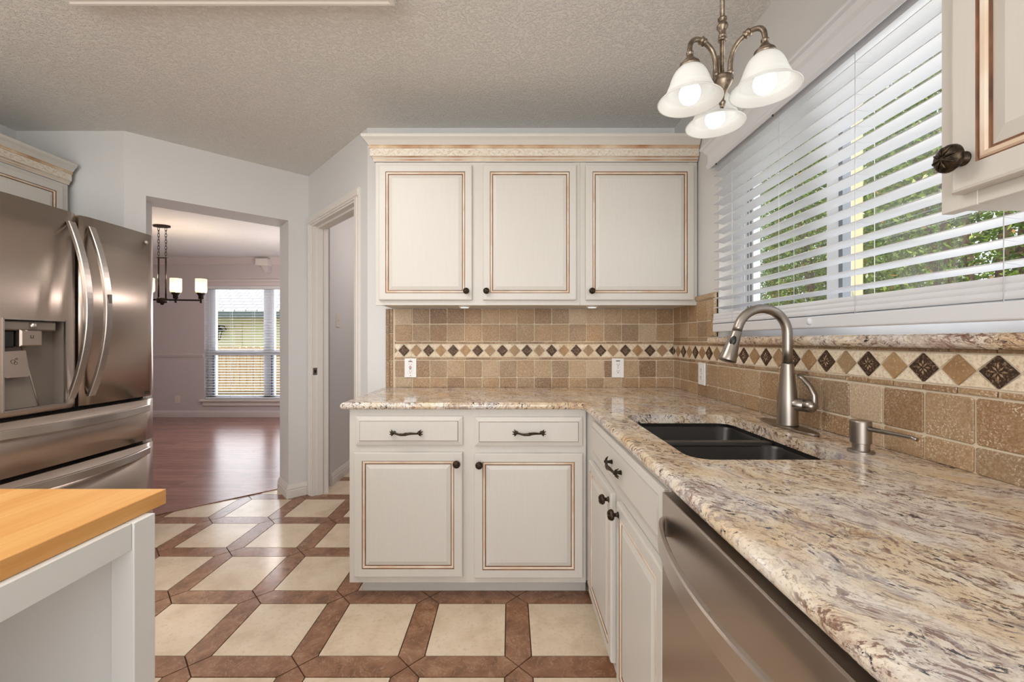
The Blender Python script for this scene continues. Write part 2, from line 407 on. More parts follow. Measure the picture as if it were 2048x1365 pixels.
br.inputs['Brick Width'].default_value = 0.32; br.inputs['Row Height'].default_value = 0.17; br.inputs['Mortar Size'].default_value = 0.015
br.inputs['Color1'].default_value = srgb(176,178,182); br.inputs['Color2'].default_value = srgb(206,208,212); br.inputs['Mortar'].default_value = srgb(120,122,128)
t.set(col=br.outputs['Color'], rough=0.9)
plain('fascia_dark', srgb(70,84,84), 0.6)
t = NT('fence_wood'); gr = t.noise(t.map(t.pos(), (20, 20, 2)), 2.0, 5, 0.6)
t.set(col=t.ramp(gr, [(0.3, srgb(140,116,84)), (0.7, srgb(182,160,122))]), rough=0.8)

# ------------------------------------------------------------------ room shell
ZC = 2.478                         # ceiling
D = 2.532                          # back wall
XR = 0.992                         # right wall
XL = -3.02                         # left wall
YA = 2.568                         # alcove wall
A = V(-2.36, YA, 0); B = V(-1.574, 3.281, 0); Cc = V(-0.859, D, 0)
YD = 6.54                          # far dining wall
def struct(o): o['kind'] = 'structure'; return o

def wall_run(name, P0, P1, nrm, th, holes=(), mat='wall_paint', z1=ZC, mat2=None):
    """wall from P0 to P1; nrm points away from the room; holes: (a0,a1,z0,z1) along the run"""
    L = (P1 - P0).length; fr = frame(P0, P1 - P0, nrm); mb = MB()
    cuts = sorted(set([0, L] + [h[0] for h in holes] + [h[1] for h in holes]))
    for a, b in zip(cuts[:-1], cuts[1:]):
        hs = [h for h in holes if h[0] <= a + 1e-6 and h[1] >= b - 1e-6]
        if not hs: mb.fbox(fr, a, b, 0, z1, 0, th)
        else:
            h = hs[0]
            if h[2] > 0.001: mb.fbox(fr, a, b, 0, h[2], 0, th)
            if h[3] < z1: mb.fbox(fr, a, b, h[3], z1, 0, th)
    o = mb.build(name, [mat]); return struct(o)

# right wall with the window opening
WY0, WY1, WZ0, WZ1 = 0.20, 1.998, 1.178, 2.06
wall_run('wall_right', V(XR, -2.8, 0), V(XR, D + 0.12, 0), (1,0,0), 0.14, [(WY0 + 2.8, WY1 + 2.8, WZ0, WZ1)])
wall_run('wall_back', Cc, V(XR + 0.14, D, 0), (0,1,0), 0.12)
uAB = (B - A).normalized(); nAB = V(-uAB.y, uAB.x, 0)
LAB = (B - A).length
o1, o2 = 0.096 * LAB, 0.866 * LAB
wall_run('wall_dining_opening', A, B, nAB, 0.25, [(o1, o2, 0, 2.105)])
uBC = (Cc - B).normalized(); nBC = V(-uBC.y, uBC.x, 0)
LBC = (Cc - B).length
p1, p2 = 0.072 * LBC, 0.842 * LBC
wall_run('wall_side_door', B, Cc, nBC, 0.117, [(p1, p2, 0, 2.085)])
wall_run('wall_alcove', V(XL - 0.1, YA, 0), A, (0,1,0), 0.2)
wall_run('wall_left', V(XL, -2.8, 0), V(XL, YA, 0), (-1,0,0), 0.12)
wall_run('wall_rear', V(XL - 0.12, -2.8, 0), V(XR + 0.14, -2.8, 0), (0,-1,0), 0.12, [(0.7, 3.8, 0.0, 2.2)])  # unseen opening invented behind the camera to let light in
# dining room
XDL, XDR = -6.4, -1.62
WDX0, WDX1, WDZ0, WDZ1 = -4.76, -2.98, 0.278, 2.045
wall_run('wall_dining_far', V(XDL - 0.1, YD, 0), V(XDR, YD, 0), (0,1,0), 0.14, [(WDX0 - XDL + 0.1, WDX1 - XDL + 0.1, WDZ0, WDZ1)], 'wall_paint_dining')
wall_run('wall_dining_left', V(XDL, YA + 0.2, 0), V(XDL, YD, 0), (-1,0,0), 0.1, (), 'wall_paint_dining')
wall_run('wall_dining_near', V(XDL, YA, 0), V(XL - 0.1, YA, 0), (0,1,0), 0.2, (), 'wall_paint_dining')
# wall between the dining room and the side room
XS = -1.475
mb = MB(); mb.prism([(XS, 3.44), (XS, YD + 0.14), (XDR, YD + 0.14), (XDR, 3.50)], 0, ZC)
struct(mb.build('wall_side_room_left', ['wall_paint']))
wall_run('wall_side_room_back', V(XS, 5.0, 0), V(XR + 0.14, 5.0, 0), (0,1,0), 0.1)
wall_run('wall_side_room_right', V(XR, D + 0.12, 0), V(XR, 5.0, 0), (1,0,0), 0.14)
mb = MB(); mb.box(-6.6, XR + 0.3, -3.0, 6.78, ZC, ZC + 0.12)
struct(mb.build('ceiling', ['ceiling_texture']))

# kitchen floor: cream squares framed by mitred brown strips
FX0, FW, FP = -0.323, 0.304, 0.4045
FY0, FH, FQ = 1.591, 0.3165, 0.4168
mb = MB(); g = 0.0022
seamN = 0.27
def inside_seam(x, y):            # kitchen side of the hardwood seam
    return ((x - A.x) * nAB.x + (y - A.y) * nAB.y) < seamN
def clip(poly):
    """clip polygon to the kitchen side of the seam line"""
    out = []
    dd = lambda q: (q[0] - A.x) * nAB.x + (q[1] - A.y) * nAB.y - seamN
    for i in range(len(poly)):
        a, b = poly[i], poly[(i + 1) % len(poly)]; da, db = dd(a), dd(b)
        if da < 0: out.append(a)
        if (da < 0) != (db < 0):
            t_ = da / (da - db); out.append((a[0] + (b[0]-a[0])*t_, a[1] + (b[1]-a[1])*t_))
    return out
def shrink(poly, g):
    cx = sum(p[0] for p in poly)/len(poly); cy = sum(p[1] for p in poly)/len(poly); n = len(poly); out = []
    for i in range(n):                # inset by offsetting each edge
        p0, p1_, p2_ = V(*poly[i-1], 0), V(*poly[i], 0), V(*poly[(i+1) % n], 0)
        e1 = (p1_ - p0).normalized(); e2 = (p2_ - p1_).normalized()
        n1_ = V(-e1.y, e1.x, 0); n2_ = V(-e2.y, e2.x, 0)
        b = (n1_ + n2_); k = g / max(0.25, (1 + n1_.dot(n2_)))
        out.append((p1_.x + b.x * k, p1_.y + b.y * k))
    return out
base_poly = clip([(XL, -2.8), (XR, -2.8), (XR, 5.0), (XS - 0.1, 5.0), (XL, 5.0)])
mb.add([(x, y, -0.004) for x, y in base_poly], [tuple(range(len(base_poly)))], 2)
mb.add([(XS - 0.1, 3.45, -0.0041), (XR, 3.45, -0.0041), (XR, 5.0, -0.0041), (XS - 0.1, 5.0, -0.0041)], [(0,1,2,3)], 2)
def ftile(poly, m):
    if sum(q[0] for q in poly)/len(poly) < XS - 0.12: poly = clip(poly)
    if len(poly) < 3: return
    q = shrink(poly, g); n = len(q)
    mb.add([(x, y, 0) for x, y in q] + [(x, y, -0.004) for x, y in q], [tuple(range(n))] + [(i, i+n, (i+1) % n + n, (i+1) % n) for i in range(n)], m, random.random())
for i in range(-8, 4):
    for j in range(-11, 9):
        x0 = FX0 + i * FP; x1 = x0 + FW; y0 = FY0 + j * FQ; y1 = y0 + FH
        gx, gy = FP - FW, FQ - FH
        if x0 > XR or x1 < XL - 0.3: continue
        ftile([(x0,y0),(x1,y0),(x1,y1),(x0,y1)], 0)
        ftile([(x1,y0),(x1+gx/2,y0-gy/2),(x1+gx,y0),(x1+gx,y1),(x1+gx/2,y1+gy/2),(x1,y1)], 1)
        ftile([(x0,y1),(x1,y1),(x1+gx/2,y1+gy/2),(x1,y1+gy),(x0,y1+gy),(x0-gx/2,y1+gy/2)], 1)
struct(mb.build('floor', ['floor_cream', 'floor_brown', 'floor_grout']))
mb = MB()
dp = [(XDL-0.1, 2.6), (-3.1, 2.6)]
s0 = A + nAB * seamN - uAB * 0.35; s1 = A + nAB * seamN + uAB * 1.22
mb.prism([(XDL-0.1, YA-0.05), (s0.x-0.05, YA-0.05), (s0.x, s0.y), (s1.x, s1.y), (XS-0.06, s1.y + 0.02), (XS-0.06, YD+0.1), (XDL-0.1, YD+0.1)], -0.05, 0.001)
struct(mb.build('floor_dining', ['hardwood']))
# threshold strip at the seam
mb = MB(); fr = frame(A + nAB * (seamN - 0.012), uAB, nAB)
mb.fbox(fr, o1 + 0.0, o2 + 0.02, 0.0, 0.006, 0, 0.02)
struct(mb.build('trim_1', ['hardwood'], None, 0.002))
mb = MB(); mb.box(-30, 30, -20, 60, -0.4, -0.25)
gnd = mb.build('ground', ['lawn']); struct(gnd)

# baseboards
BBP = [(0,0), (0.018,0), (0.018,0.055), (0.014,0.06), (0.017,0.068), (0.011,0.085), (0.005,0.10), (0,0.10)]
def baseboard(name, pts, outs, mat='trim_paint'):
    mb = MB(); mb.extrude_profile(BBP, list(zip(pts, outs))); return struct(mb.build(name, [mat]))
n1 = -nAB; n2 = -nBC
def mitre(a, b): s_ = a + b; return s_ / (1 + a.dot(b))
jr = A + uAB * o2; jrb = jr + nAB * 0.25
baseboard('baseboard_corner', [tuple(jrb), tuple(jr), tuple(B)], [tuple(-uAB), tuple(mitre(-uAB, n1)), tuple(mitre(n1, n2))])
baseboard('baseboard_dining_far', [(XDL, YD, 0), (XDR, YD, 0)], [(0,-1,0), (0,-1,0)], 'trim_paint_dining')
baseboard('baseboard_side_room', [(XS, 3.45, 0), (XS, 5.0, 0)], [(1,0,0), (1,0,0)])
baseboard('baseboard_opening_left', [tuple(A), tuple(A + uAB * o1)], [tuple(n1), tuple(n1)])
# chair rail and crown in the dining room
mb = MB(); mb.extrude_profile([(0,0),(0.016,0.006),(0.012,0.018),(0.024,0.03),(0.012,0.042),(0.016,0.054),(0,0.06)], [((XDL,YD,0.93),(0,-1,0)), ((WDX0-0.01,YD,0.93),(0,-1,0))])
struct(mb.build('trim_2', ['trim_paint_dining']))
mb = MB(); mb.extrude_profile([(0,0),(0.012,0),(0.02,0.012),(0.05,0.06),(0.065,0.085),(0.065,0.1),(0,0.1)], [((XDL,YD,ZC-0.1),(0,-1,0)), ((XDR,YD,ZC-0.1),(0,-1,0))])
struct(mb.build('trim_3', ['trim_paint_dining']))

# door casing of the side room
frD = frame(B, Cc - B, -nBC)
mb = MB()
zt = 2.085; cw = 0.062
def casing_side(a0, a1):
    lo, hi = (a0, a1)
    mb.fbox(frD, lo, hi, 0, zt, 0, 0.012, 0, 0, 0.002)
    mb.fbox(frD, lo + (hi-lo)*0.12, hi - (hi-lo)*0.3, 0, zt, 0.012, 0.018, 0, 0, 0.003)
casing_side(p1 - cw, p1); casing_side(p2 + cw, p2)if False else casing_side(p2, p2 + cw)
mb.fbox(frD, p1 - cw, p2 + cw, zt, zt + cw, 0, 0.012, 0, 0, 0.002)
mb.fbox(frD, p1 - cw + 0.006, p2 + cw - 0.006, zt + 0.012, zt + cw - 0.01, 0.012, 0.018, 0, 0, 0.003)
# jamb lining and stop
for a in (p1, p2 - 0.012): mb.fbox(frD, a, a + 0.012, 0, zt, -0.12, 0.003)
mb.fbox(frD, p1, p2, zt - 0.012, zt, -0.12, 0.003)
mb.fbox(frD, p1 + 0.012, p1 + 0.024, 0, zt - 0.012, -0.075, -0.035)
mb.fbox(frD, p1 + 0.012, p2 - 0.012, zt - 0.026, zt - 0.012, -0.075, -0.035)
dj = struct(mb.build('door_1', ['trim_paint']))
mb = MB(); mb.fbox(frD, p1 + 0.0115, p1 + 0.0145, 0.93, 0.985, -0.034, -0.004); mb.fbox(frD, p1 + 0.014, p1 + 0.0155, 0.945, 0.97, -0.028, -0.012, 1)
sp_ = mb.build('strike_plate', ['nickel_plain', 'dark_gap'], dj)
mb = MB(); mb.fbox(frD, p1 + 0.0, p1 + 0.0, 0, 0, 0, 0) if False else None

# ------------------------------------------------------------------ kitchen window
win = MB()
GX = 1.085
win.box(GX - 0.02, GX + 0.04, WY0, WY1, WZ0 + 0.03, WZ0 + 0.085)
win.box(GX - 0.02, GX + 0.04, WY0, WY1, WZ1 - 0.05, WZ1)
win.box(GX - 0.02, GX + 0.04, WY1 - 0.06, WY1, WZ0 + 0.03, WZ1)
win.box(GX - 0.02, GX + 0.04, WY0, WY0 + 0.06, WZ0 + 0.03, WZ1)
win.box(GX - 0.005, GX + 0.03, 1.372, 1.432, WZ0 + 0.03, WZ1)
win.box(GX - 0.01, GX + 0.02, 1.432, 1.90, WZ0 + 0.085, WZ0 + 0.115); win.box(GX - 0.01, GX + 0.02, 1.855, 1.94, WZ0 + 0.085, WZ1 - 0.05)
for a, b in ((1.355, 1.372), (1.868, 1.878), (1.893, 1.899)):
    win.box(GX - 0.012, GX + 0.015, a, b, WZ0 + 0.085, WZ1 - 0.05, 1)
wk = struct(win.build('window_1', ['vinyl', 'grey_gasket']))
mb = MB(); mb.box(GX + 0.012, GX + 0.016, WY0 + 0.05, WY1 - 0.05, WZ0 + 0.07, WZ1 - 0.04); mb.build('glass_pane', ['window_glass'], wk)
# recess lining
mb = MB(); mb.box(XR + 0.001, XR + 0.14, WY1 - 0.003, WY1 - 0.001, WZ0 + 0.035, WZ1 - 0.001)
mb.box(XR + 0.001, XR + 0.14, WY0 + 0.001, WY0 + 0.003, WZ0 + 0.035, WZ1 - 0.001); mb.box(XR + 0.001, XR + 0.14, WY0, WY1, WZ1 - 0.003, WZ1 - 0.001)
struct(mb.build('trim_4', ['trim_paint']))
# granite sill
mb = MB()
nose = [(0.0, 0.0)] + [(0.037 + 0.0165 * math.sin(a), 0.0175 - 0.0175 * math.cos(a)) for a in [math.pi * k / 8 for k in range(9)]] + [(0.0, 0.035)]
mb.extrude_profile([(a - 0.016, b) for a, b in nose], [((XR, -0.02, WZ0), (-1,0,0)), ((XR, 2.035, WZ0), (-1,0,0))], smooth=False)
mb.box(XR + 0.0, XR + 0.10, WY0 + 0.002, WY1 - 0.002, WZ0 + 0.001, WZ0 + 0.035)
sill = mb.build('window_sill', ['granite']); tag(sill, 'polished granite window sill ledge running below the white blind', 'window sill')

# blind
bl = Thing('window_blind', 'wide white slatted blind in the kitchen window over the sink', 'blind', (0.985, 1.1, 2.0))
mb = MB(); tilt = R(7); hw = 0.025; pitch = 0.0445; zs = 1.345
BY0, BY1 = WY0 + 0.012, WY1 - 0.012; XB = 0.985
k = 0
while zs + k * pitch < 2.0:
    z = zs + k * pitch; pr = []
    for i in range(7):
        s_ = -1 + 2 * i / 6; crown = 0.0022 * (1 - s_ * s_)
        pr.append((XB + s_ * hw * math.cos(tilt), z - s_ * hw * math.sin(tilt) + crown))
    top = [(x, y_) for x, y_ in pr]; th = 0.0026
    prof = [(x, zz + th) for x, zz in top] + [(x, zz) for x, zz in reversed(top)]
    n = len(prof)
    vs = [(x, BY0, zz) for x, zz in prof] + [(x, BY1, zz) for x, zz in prof]
    mb.add(vs, [(i, (i+1) % n, (i+1) % n + n, i + n) for i in range(n)], 0, 0, False)
    mb.add(vs[:n], [tuple(range(n))], 0); mb.add(vs[n:], [tuple(range(n))[::-1]], 0)
    k += 1
mb.build('slats', ['blind_white'], bl)
mb = MB()
for i in range(3):                                        # closed slats lying together on the rail
    z = 1.276 + i * 0.0145
    pr = [(XB - 0.027 + 0.003*((q_/6 - 0.45)**2)*4 + 0.0015*i, z + 0.0165*q_/6) for q_ in range(7)]
    pr = pr + [(XB + 0.022, z + 0.0165), (XB + 0.022, z)]
    n = len(pr); vs = [(x, BY0, zz) for x, zz in pr] + [(x, BY1, zz) for x, zz in pr]
    mb.add(vs, [tuple(range(n))[::-1], tuple(range(n, 2*n))] + [(i_, (i_+1) % n, (i_+1) % n + n, i_ + n) for i_ in range(n)])
mb.build('stacked_slats', ['blind_white'], bl)
mb = MB(); mb.box(XB - 0.028, XB + 0.026, BY0, BY1, 1.236, 1.273); mb.build('bottom_rail', ['blind_white'], bl, 0.004)
mb = MB(); mb.box(XB - 0.02, XB + 0.03, BY0, BY1, 2.0, 2.045); mb.build('headrail', ['blind_white'], bl)
mb = MB()
vp = [(0,0),(0.004,0.0),(0.012,0.008),(0.012,0.02),(0.007,0.026),(0.007,0.066),(0.016,0.076),(0.024,0.092),(0.034,0.096),(0.034,0.106),(0,0.106)]
VX = 0.94; VY1 = 1.975
mb.extrude_profile(vp, [((VX, WY0 - 0.03, 2.003), (-1,0,0)), ((VX, VY1, 2.003), (-1,1,0)), ((XR - 0.001, VY1, 2.003), (0,1,0))])
mb.build('valance', ['blind_white'], bl)
mb = MB()
for y in (1.812, 1.497, 1.166, 0.815, 0.5):
    for dx in (-0.027, 0.027):
        mb.tube([(XB + dx, y, 1.262), (XB + dx, y, 2.003)], 0.0009, 6)
    for j in range(k): mb.tube([(XB - 0.027, y, zs + j*pitch + 0.002), (XB + 0.027, y, zs + j*pitch - 0.004)], 0.0005, 4)
mb.build('ladder_cord', ['blind_white'], bl)
mb = MB(); mb.lathe([(0.0,0.0),(0.006,0.002),(0.007,0.016),(0.003,0.022),(0,0.023)], (XB - 0.03, 1.34, 1.247), (0,0,1), 12); mb.build('cord_button', ['blind_white'], bl)
for y in (1.9, 1.49, 0.83):
    mb = MB(); mb.lathe([(0,0),(0.004,0.001),(0.004,0.003),(0,0.0035)], (VX - 0.006, y, 1.995), (-1,0,0), 10); mb.build('clip_hole', ['dark_gap'], bl)

# ------------------------------------------------------------------ dining window and blind
mb = MB(); GY = YD + 0.09
def fx(px, d=YD): return (px - PX) * d / F
def fz(py, d=YD): return H - (py - PY) * d / F
mb.box(WDX0, WDX1, GY - 0.02, GY + 0.03, WDZ1 - 0.03, WDZ1); mb.box(WDX0, WDX1, GY - 0.02, GY + 0.03, WDZ0, WDZ0 + 0.05)
for xa, xb in ((WDX0, fx(433, GY)), (fx(529, GY), fx(550, GY)), (fx(648, GY), WDX1)):
    mb.box(xa, xb, GY - 0.02, GY + 0.03, WDZ0, WDZ1)
mb.box(WDX0, WDX1, GY - 0.03, GY + 0.02, fz(711, GY), fz(701, GY))
for xa in (fx(433, GY), fx(549, GY)): mb.box(xa - 0.035, xa - 0.015, GY - 0.035, GY - 0.02, WDZ0 + 0.05, fz(711, GY), 1)
w2 = struct(mb.build('window_2', ['vinyl', 'grey_gasket']))
mb = MB(); mb.box(WDX0 + 0.01, WDX1 - 0.01, GY + 0.008, GY + 0.012, WDZ0 + 0.02, WDZ1 - 0.02); mb.build('glass_pane', ['window_glass'], w2)
mb = MB(); mb.box(WDX0 - 0.05, WDX1 + 0.05, YD - 0.05, YD + 0.07, WDZ0 - 0.03, WDZ0); mb.box(WDX0 - 0.02, WDX1 + 0.02, YD - 0.02, YD - 0.001, WDZ0 - 0.10, WDZ0 - 0.03)
mb.build('window_stool', ['trim_paint'], w2, 0.004)
mb = MB(); mb.box(WDX0 - 0.04, WDX1 + 0.04, YD - 0.015, YD - 0.001, WDZ1 + 0.0, WDZ1 + 0.06); mb.box(WDX0 - 0.05, WDX1 + 0.05, YD - 0.025, YD - 0.001, WDZ1 + 0.06, WDZ1 + 0.10)
struct(mb.build('trim_5', ['trim_paint_dining'], None, 0.003))
b2 = Thing('window_blind', 'white slatted blind hanging in the dining room window', 'blind', ((WDX0 + WDX1)/2, YD + 0.03, WDZ1))
mb = MB(); z = WDZ0 + 0.05
while z < WDZ1 - 0.05:
    mb.add([(WDX0+0.01, YD+0.006, z+0.001), (WDX1-0.01, YD+0.006, z+0.001), (WDX1-0.01, YD+0.054, z+0.005), (WDX0+0.01, YD+0.054, z+0.005),
            (WDX0+0.01, YD+0.006, z+0.004), (WDX1-0.01, YD+0.006, z+0.004), (WDX1-0.01, YD+0.054, z+0.008), (WDX0+0.01, YD+0.054, z+0.008)],
           [(0,3,2,1),(4,5,6,7),(0,1,5,4),(1,2,6,5),(2,3,7,6),(3,0,4,7)])
    z += 0.0425
mb.build('slats', ['blind_white'], b2)
mb = MB(); mb.box(WDX0+0.01, WDX1-0.01, YD+0.004, YD+0.056, WDZ0+0.005, WDZ0+0.03); mb.build('bottom_rail', ['blind_white'], b2)
mb = MB(); mb.box(WDX0+0.005, WDX1-0.005, YD-0.004, YD+0.056, WDZ1-0.05, WDZ1-0.002); mb.build('headrail', ['blind_white'], b2)
mb = MB()
for px in (418, 460, 505, 540):
    for yy in (YD+0.004, YD+0.056): mb.tube([(fx(px), yy, WDZ0+0.02), (fx(px), yy, WDZ1-0.04)], 0.0014, 5)
mb.build('ladder_cord', ['blind_white'], b2)

# ------------------------------------------------------------------ backsplash
TP = 0.1047; TS = 0.0046           # pitch and half grout
def splash(name, fr, u_start, u_end, rows, band, label, u_phase, dark_phase, TP=0.1047, lp=0.0739):
    """fr: u along the wall, v height, w out of the wall"""
    mb = MB()
    rnd = random.Random(11 if 'back wall' in label else 23)
    def stone(u0, u1, v0, v1, m=0, t_=None, w_=0.010):
        u0 = max(u0, u_start); u1 = min(u1, u_end)
        if u1 - u0 < 0.006 or v1 - v0 < 0.003: return
        # slightly tumbled rectangle
        j = lambda: rnd.uniform(-0.0011, 0.0011)
        c = 0.004 if min(u1-u0, v1-v0) > 0.03 else 0.0012
        pts = [(u0+c+j(), v0+j()), (u1-c+j(), v0+j()), (u1+j(), v0+c+j()), (u1+j(), v1-c+j()), (u1-c+j(), v1+j()), (u0+c+j(), v1+j()), (u0+j(), v1-c+j()), (u0+j(), v0+c+j())]
        cu, cv = (u0+u1)/2, (v0+v1)/2; k_ = 0.0018
        inn = [(a + (k_ if a < cu else -k_), b + (k_ if b < cv else -k_)) for a, b in pts]
        t_ = rnd.random() if t_ is None else t_
        mb.add([fr(a, b, 0.004) for a, b in pts] + [fr(a, b, w_ - 0.0015) for a, b in pts] + [fr(a, b, w_) for a, b in inn],
               [(i, (i+1) % 8, (i+1) % 8 + 8, i + 8) for i in range(8)] + [(i+8, (i+1) % 8 + 8, (i+1) % 8 + 16, i + 16) for i in range(8)] + [tuple(range(16, 24))], m, t_)
    for (v0, v1, uu0, uu1) in rows:
        k0 = math.floor((uu0 - u_phase) / TP) - 1
        u = u_phase + k0 * TP
        while u < uu1:
            a, b = max(u + TS/2, uu0), min(u + TP - TS/2, uu1)
            if b - a > 0.006: stone(a, b, v0, v1)
            u += TP
    # liners
    for (v0, v1) in band['liners']:
        off_ = band.get('off', 0) + (0.03 if v0 > 1.15 else 0)
        k0 = math.floor((band['u0'] - dark_phase) / lp) - 1; u = dark_phase + k0 * lp + off_
        while u < band['u1']:
            a, b = max(u + 0.0015, band['u0']), min(u + lp - 0.0015, band['u1'])
            if b - a > 0.006: stone(a, b, v0, v1, 0, rnd.uniform(0, 0.7), 0.012)
            u += lp
    v0, v1 = band['v']; vc = (v0 + v1) / 2; hh = (v1 - v0) / 2; hu = lp / 2
    k0 = math.floor((band['u0'] - dark_phase) / lp) - 1; k_ = k0
    def poly(pts, m, t_, w_):
        # clip to the band ends
        def cl(ps, lim, sgn):
            out = []
            for i in range(len(ps)):
                a, b = ps[i], ps[(i+1) % len(ps)]; da, db = (a[0]-lim)*sgn, (b[0]-lim)*sgn
                if da <= 0: out.append(a)
                if (da < 0) != (db < 0) and abs(da-db) > 1e-9: s_ = da/(da-db); out.append((lim, a[1] + (b[1]-a[1])*s_))
            return out
        ps = cl(cl(pts, band['u0'], -1), band['u1'], 1)
        if len(ps) < 3: return
        n = len(ps)
        mb.add([fr(a, b, 0.004) for a, b in ps] + [fr(a, b, w_) for a, b in ps], [tuple(range(n, 2*n))] + [(i, (i+1) % n, (i+1) % n + n, i + n) for i in range(n)], m, t_)
    while dark_phase + k_ * lp < band['u1'] + lp:
        uc = dark_phase + k_ * lp; e = 0.0032
        dark = (k_ % 2 == 0)
        poly([(uc - hu + e*1.2, vc), (uc, v0 + e*0.6), (uc + hu - e*1.2, vc), (uc, v1 - e*0.6)], 2 if dark else 3, rnd.random(), 0.0105 if dark else 0.0095)
        if dark:                          # small embossed flower
            for q_ in range(8):
                a = q_ * math.pi / 4; r_ = 0.011 if q_ % 2 == 0 else 0.008
                c0 = (uc + math.cos(a) * r_, vc + math.sin(a) * r_ * 1.1)
                if band['u0'] + 0.006 < c0[0] < band['u1'] - 0.006:
                    da, db = math.cos(a), math.sin(a)
                    pp = [(c0[0] - da*0.006, c0[1] - db*0.006), (c0[0] + db*0.0024, c0[1] - da*0.0024), (c0[0] + da*0.007, c0[1] + db*0.007), (c0[0] - db*0.0024, c0[1] + da*0.0024)]
                    mb.add([fr(a_, b_, 0.0105) for a_, b_ in pp] + [fr(c0[0], c0[1], 0.0125)], [(0,1,4),(1,2,4),(2,3,4),(3,0,4)], 5, 0)
        # triangles between this one and the next
        poly([(uc + e, v1 - 0.0012), (uc + hu, vc + e), (uc + lp - e, v1 - 0.0012)], 1, rnd.random(), 0.009)
        poly([(uc + e, v0 + 0.0012), (uc + lp - e, v0 + 0.0012), (uc + hu, vc - e)], 1, rnd.random(), 0.009)
        k_ += 1
    return mb
ZT = 0.9145
rowsv = {'r1': (1.297, 1.396), 'r2': (1.193, 1.291), 'r3': (0.976, 1.074), 'r4': (ZT, 0.971)}
frB = frame((0, D, 0), (1,0,0), (0,-1,0))
rows = [(*rowsv['r1'][:1], 1.386, -0.692, XR - 0.012), (*rowsv['r2'], -0.692, XR - 0.012), (*rowsv['r3'], -0.692, XR - 0.012), (*rowsv['r4'], -0.692, XR - 0.012)]
band = dict(v=(1.097, 1.173), liners=[(1.1765, 1.187), (1.081, 1.093)], u0=-0.692, u1=XR - 0.012)
mb = splash('b', frB, -0.745, XR - 0.011, rows, band, 'back wall', -0.692, -0.637)
# grout slab + vertical pencil trim at the left end
mb.fbox(frB, -0.745, XR - 0.0005, ZT, 1.386, 0.0005, 0.0065, 4)
zz = ZT
for z0, z1 in ((ZT, 1.072), (1.076, 1.235), (1.239, 1.386)):
    for u0, u1, w_ in ((-0.745, -0.723, 0.017), (-0.7205, -0.703, 0.012)):
        mb.fbox(frB, u0, u1, z0, z1, 0.001, w_, 0, random.uniform(0, 0.25), 0.003)
bs = mb.build('tile_backsplash', ['travertine', 'travertine_cream', 'bronze_tile', 'travertine_diamond', 'grout', 'bronze_relief'])
tag(bs, 'tumbled tan stone tile backsplash with diamond band below the three door wall cabinets', 'backsplash')
# right wall: u runs toward the camera
frR = frame((XR, D, 0), (0,-1,0), (-1,0,0))
UE = D + 0.1                    # end of the tile near the camera
uW = D - WY1 - 0.045            # where the tile above the sill stops
rows = [(1.297, 1.396, 0.0135, uW), (1.2155, 1.291, 0.0135, uW), (1.193, 1.212, 0.0135, uW - 0.002), (*rowsv['r3'], 0.0135, UE), (*rowsv['r4'], 0.0135, UE)]
band = dict(v=(1.097, 1.168), liners=[(1.081, 1.093)], u0=0.0135, u1=UE)
mb = splash('r', frR, 0.013, UE, rows, band, 'right', 0.0015, -0.0026, 0.1095, 0.0768)
rnd = random.Random(5); u = 0.0135
while u < UE:                                # short upper liner pieces tucked below the ledge
    mb.fbox(frR, u, min(u + 0.09, UE), 1.1705, 1.1775 if u > D-2.04 else 1.187, 0.001, 0.011, 0, rnd.uniform(0, 0.3)); u += 0.093
mb.fbox(frR, 0.0125, UE, ZT, 1.1775, 0.0005, 0.0065, 4); mb.fbox(frR, 0.0125, D - WY1 - 0.003, 1.1775, 1.425, 0.0005, 0.0065, 4)
# trim beside and over the tile left of the window
for z0, z1 in ((1.2155, 1.31), (1.313, 1.399)): mb.fbox(frR, uW + 0.003, D - WY1 - 0.003, z0, z1, 0.001, 0.019, 0, rnd.uniform(0.3, 0.9), 0.006)
mb.fbox(frR, 0.0125, 0.22, 1.40, 1.428, 0.001, 0.018, 0, 0.8, 0.006); mb.fbox(frR, 0.223, D - WY1 - 0.003, 1.40, 1.428, 0.001, 0.019, 0, 0.9, 0.006)
bs2 = mb.build('tile_backsplash', ['travertine', 'travertine_cream', 'bronze_tile', 'travertine_diamond', 'grout', 'bronze_relief'])
tag(bs2, 'tan stone tile backsplash with diamond band behind the faucet, under the window ledge', 'backsplash')

# ------------------------------------------------------------------ cabinet parts
def raised_door(fr, u0, u1, v0, v1, parent, name='door', th=0.019, stile=0.040, top=None):
    """glazed raised panel door; fr w=0 is the cabinet face, front towards +w"""
    mb = MB(); T = th; st = stile
    def rr(ins, w_): return (u0+ins, u1-ins, v0+ins, v1-ins, w_)
    R_ = [rr(0, 0.001), rr(0, T-0.005), rr(0.0015, T-0.0015), rr(0.005, T), rr(st, T), rr(st+0.0015, T-0.0025), rr(st+0.0028, T-0.0025),
          rr(st+0.0055, T-0.0003), rr(st+0.0105, T-0.0008), rr(st+0.0125, T-0.004), rr(st+0.0135, T-0.0058), rr(st+0.0165, T-0.0058), rr(st+0.019, T-0.0048), rr(st+0.035, T+0.0005), rr(st+0.037, T+0.0005)]
    ms = [0,0,0,0,1,1,2,2,2,1,1,0,0,0,0]
    mb.rings(fr, R_, ms)
    mb.add([fr(u0,v0,0.001), fr(u1,v0,0.001), fr(u1,v1,0.001), fr(u0,v1,0.001)], [(3,2,1,0)], 0)
    return mb.build(name, ['cabinet_paint', 'glaze_brown', 'glaze_tan'], parent)
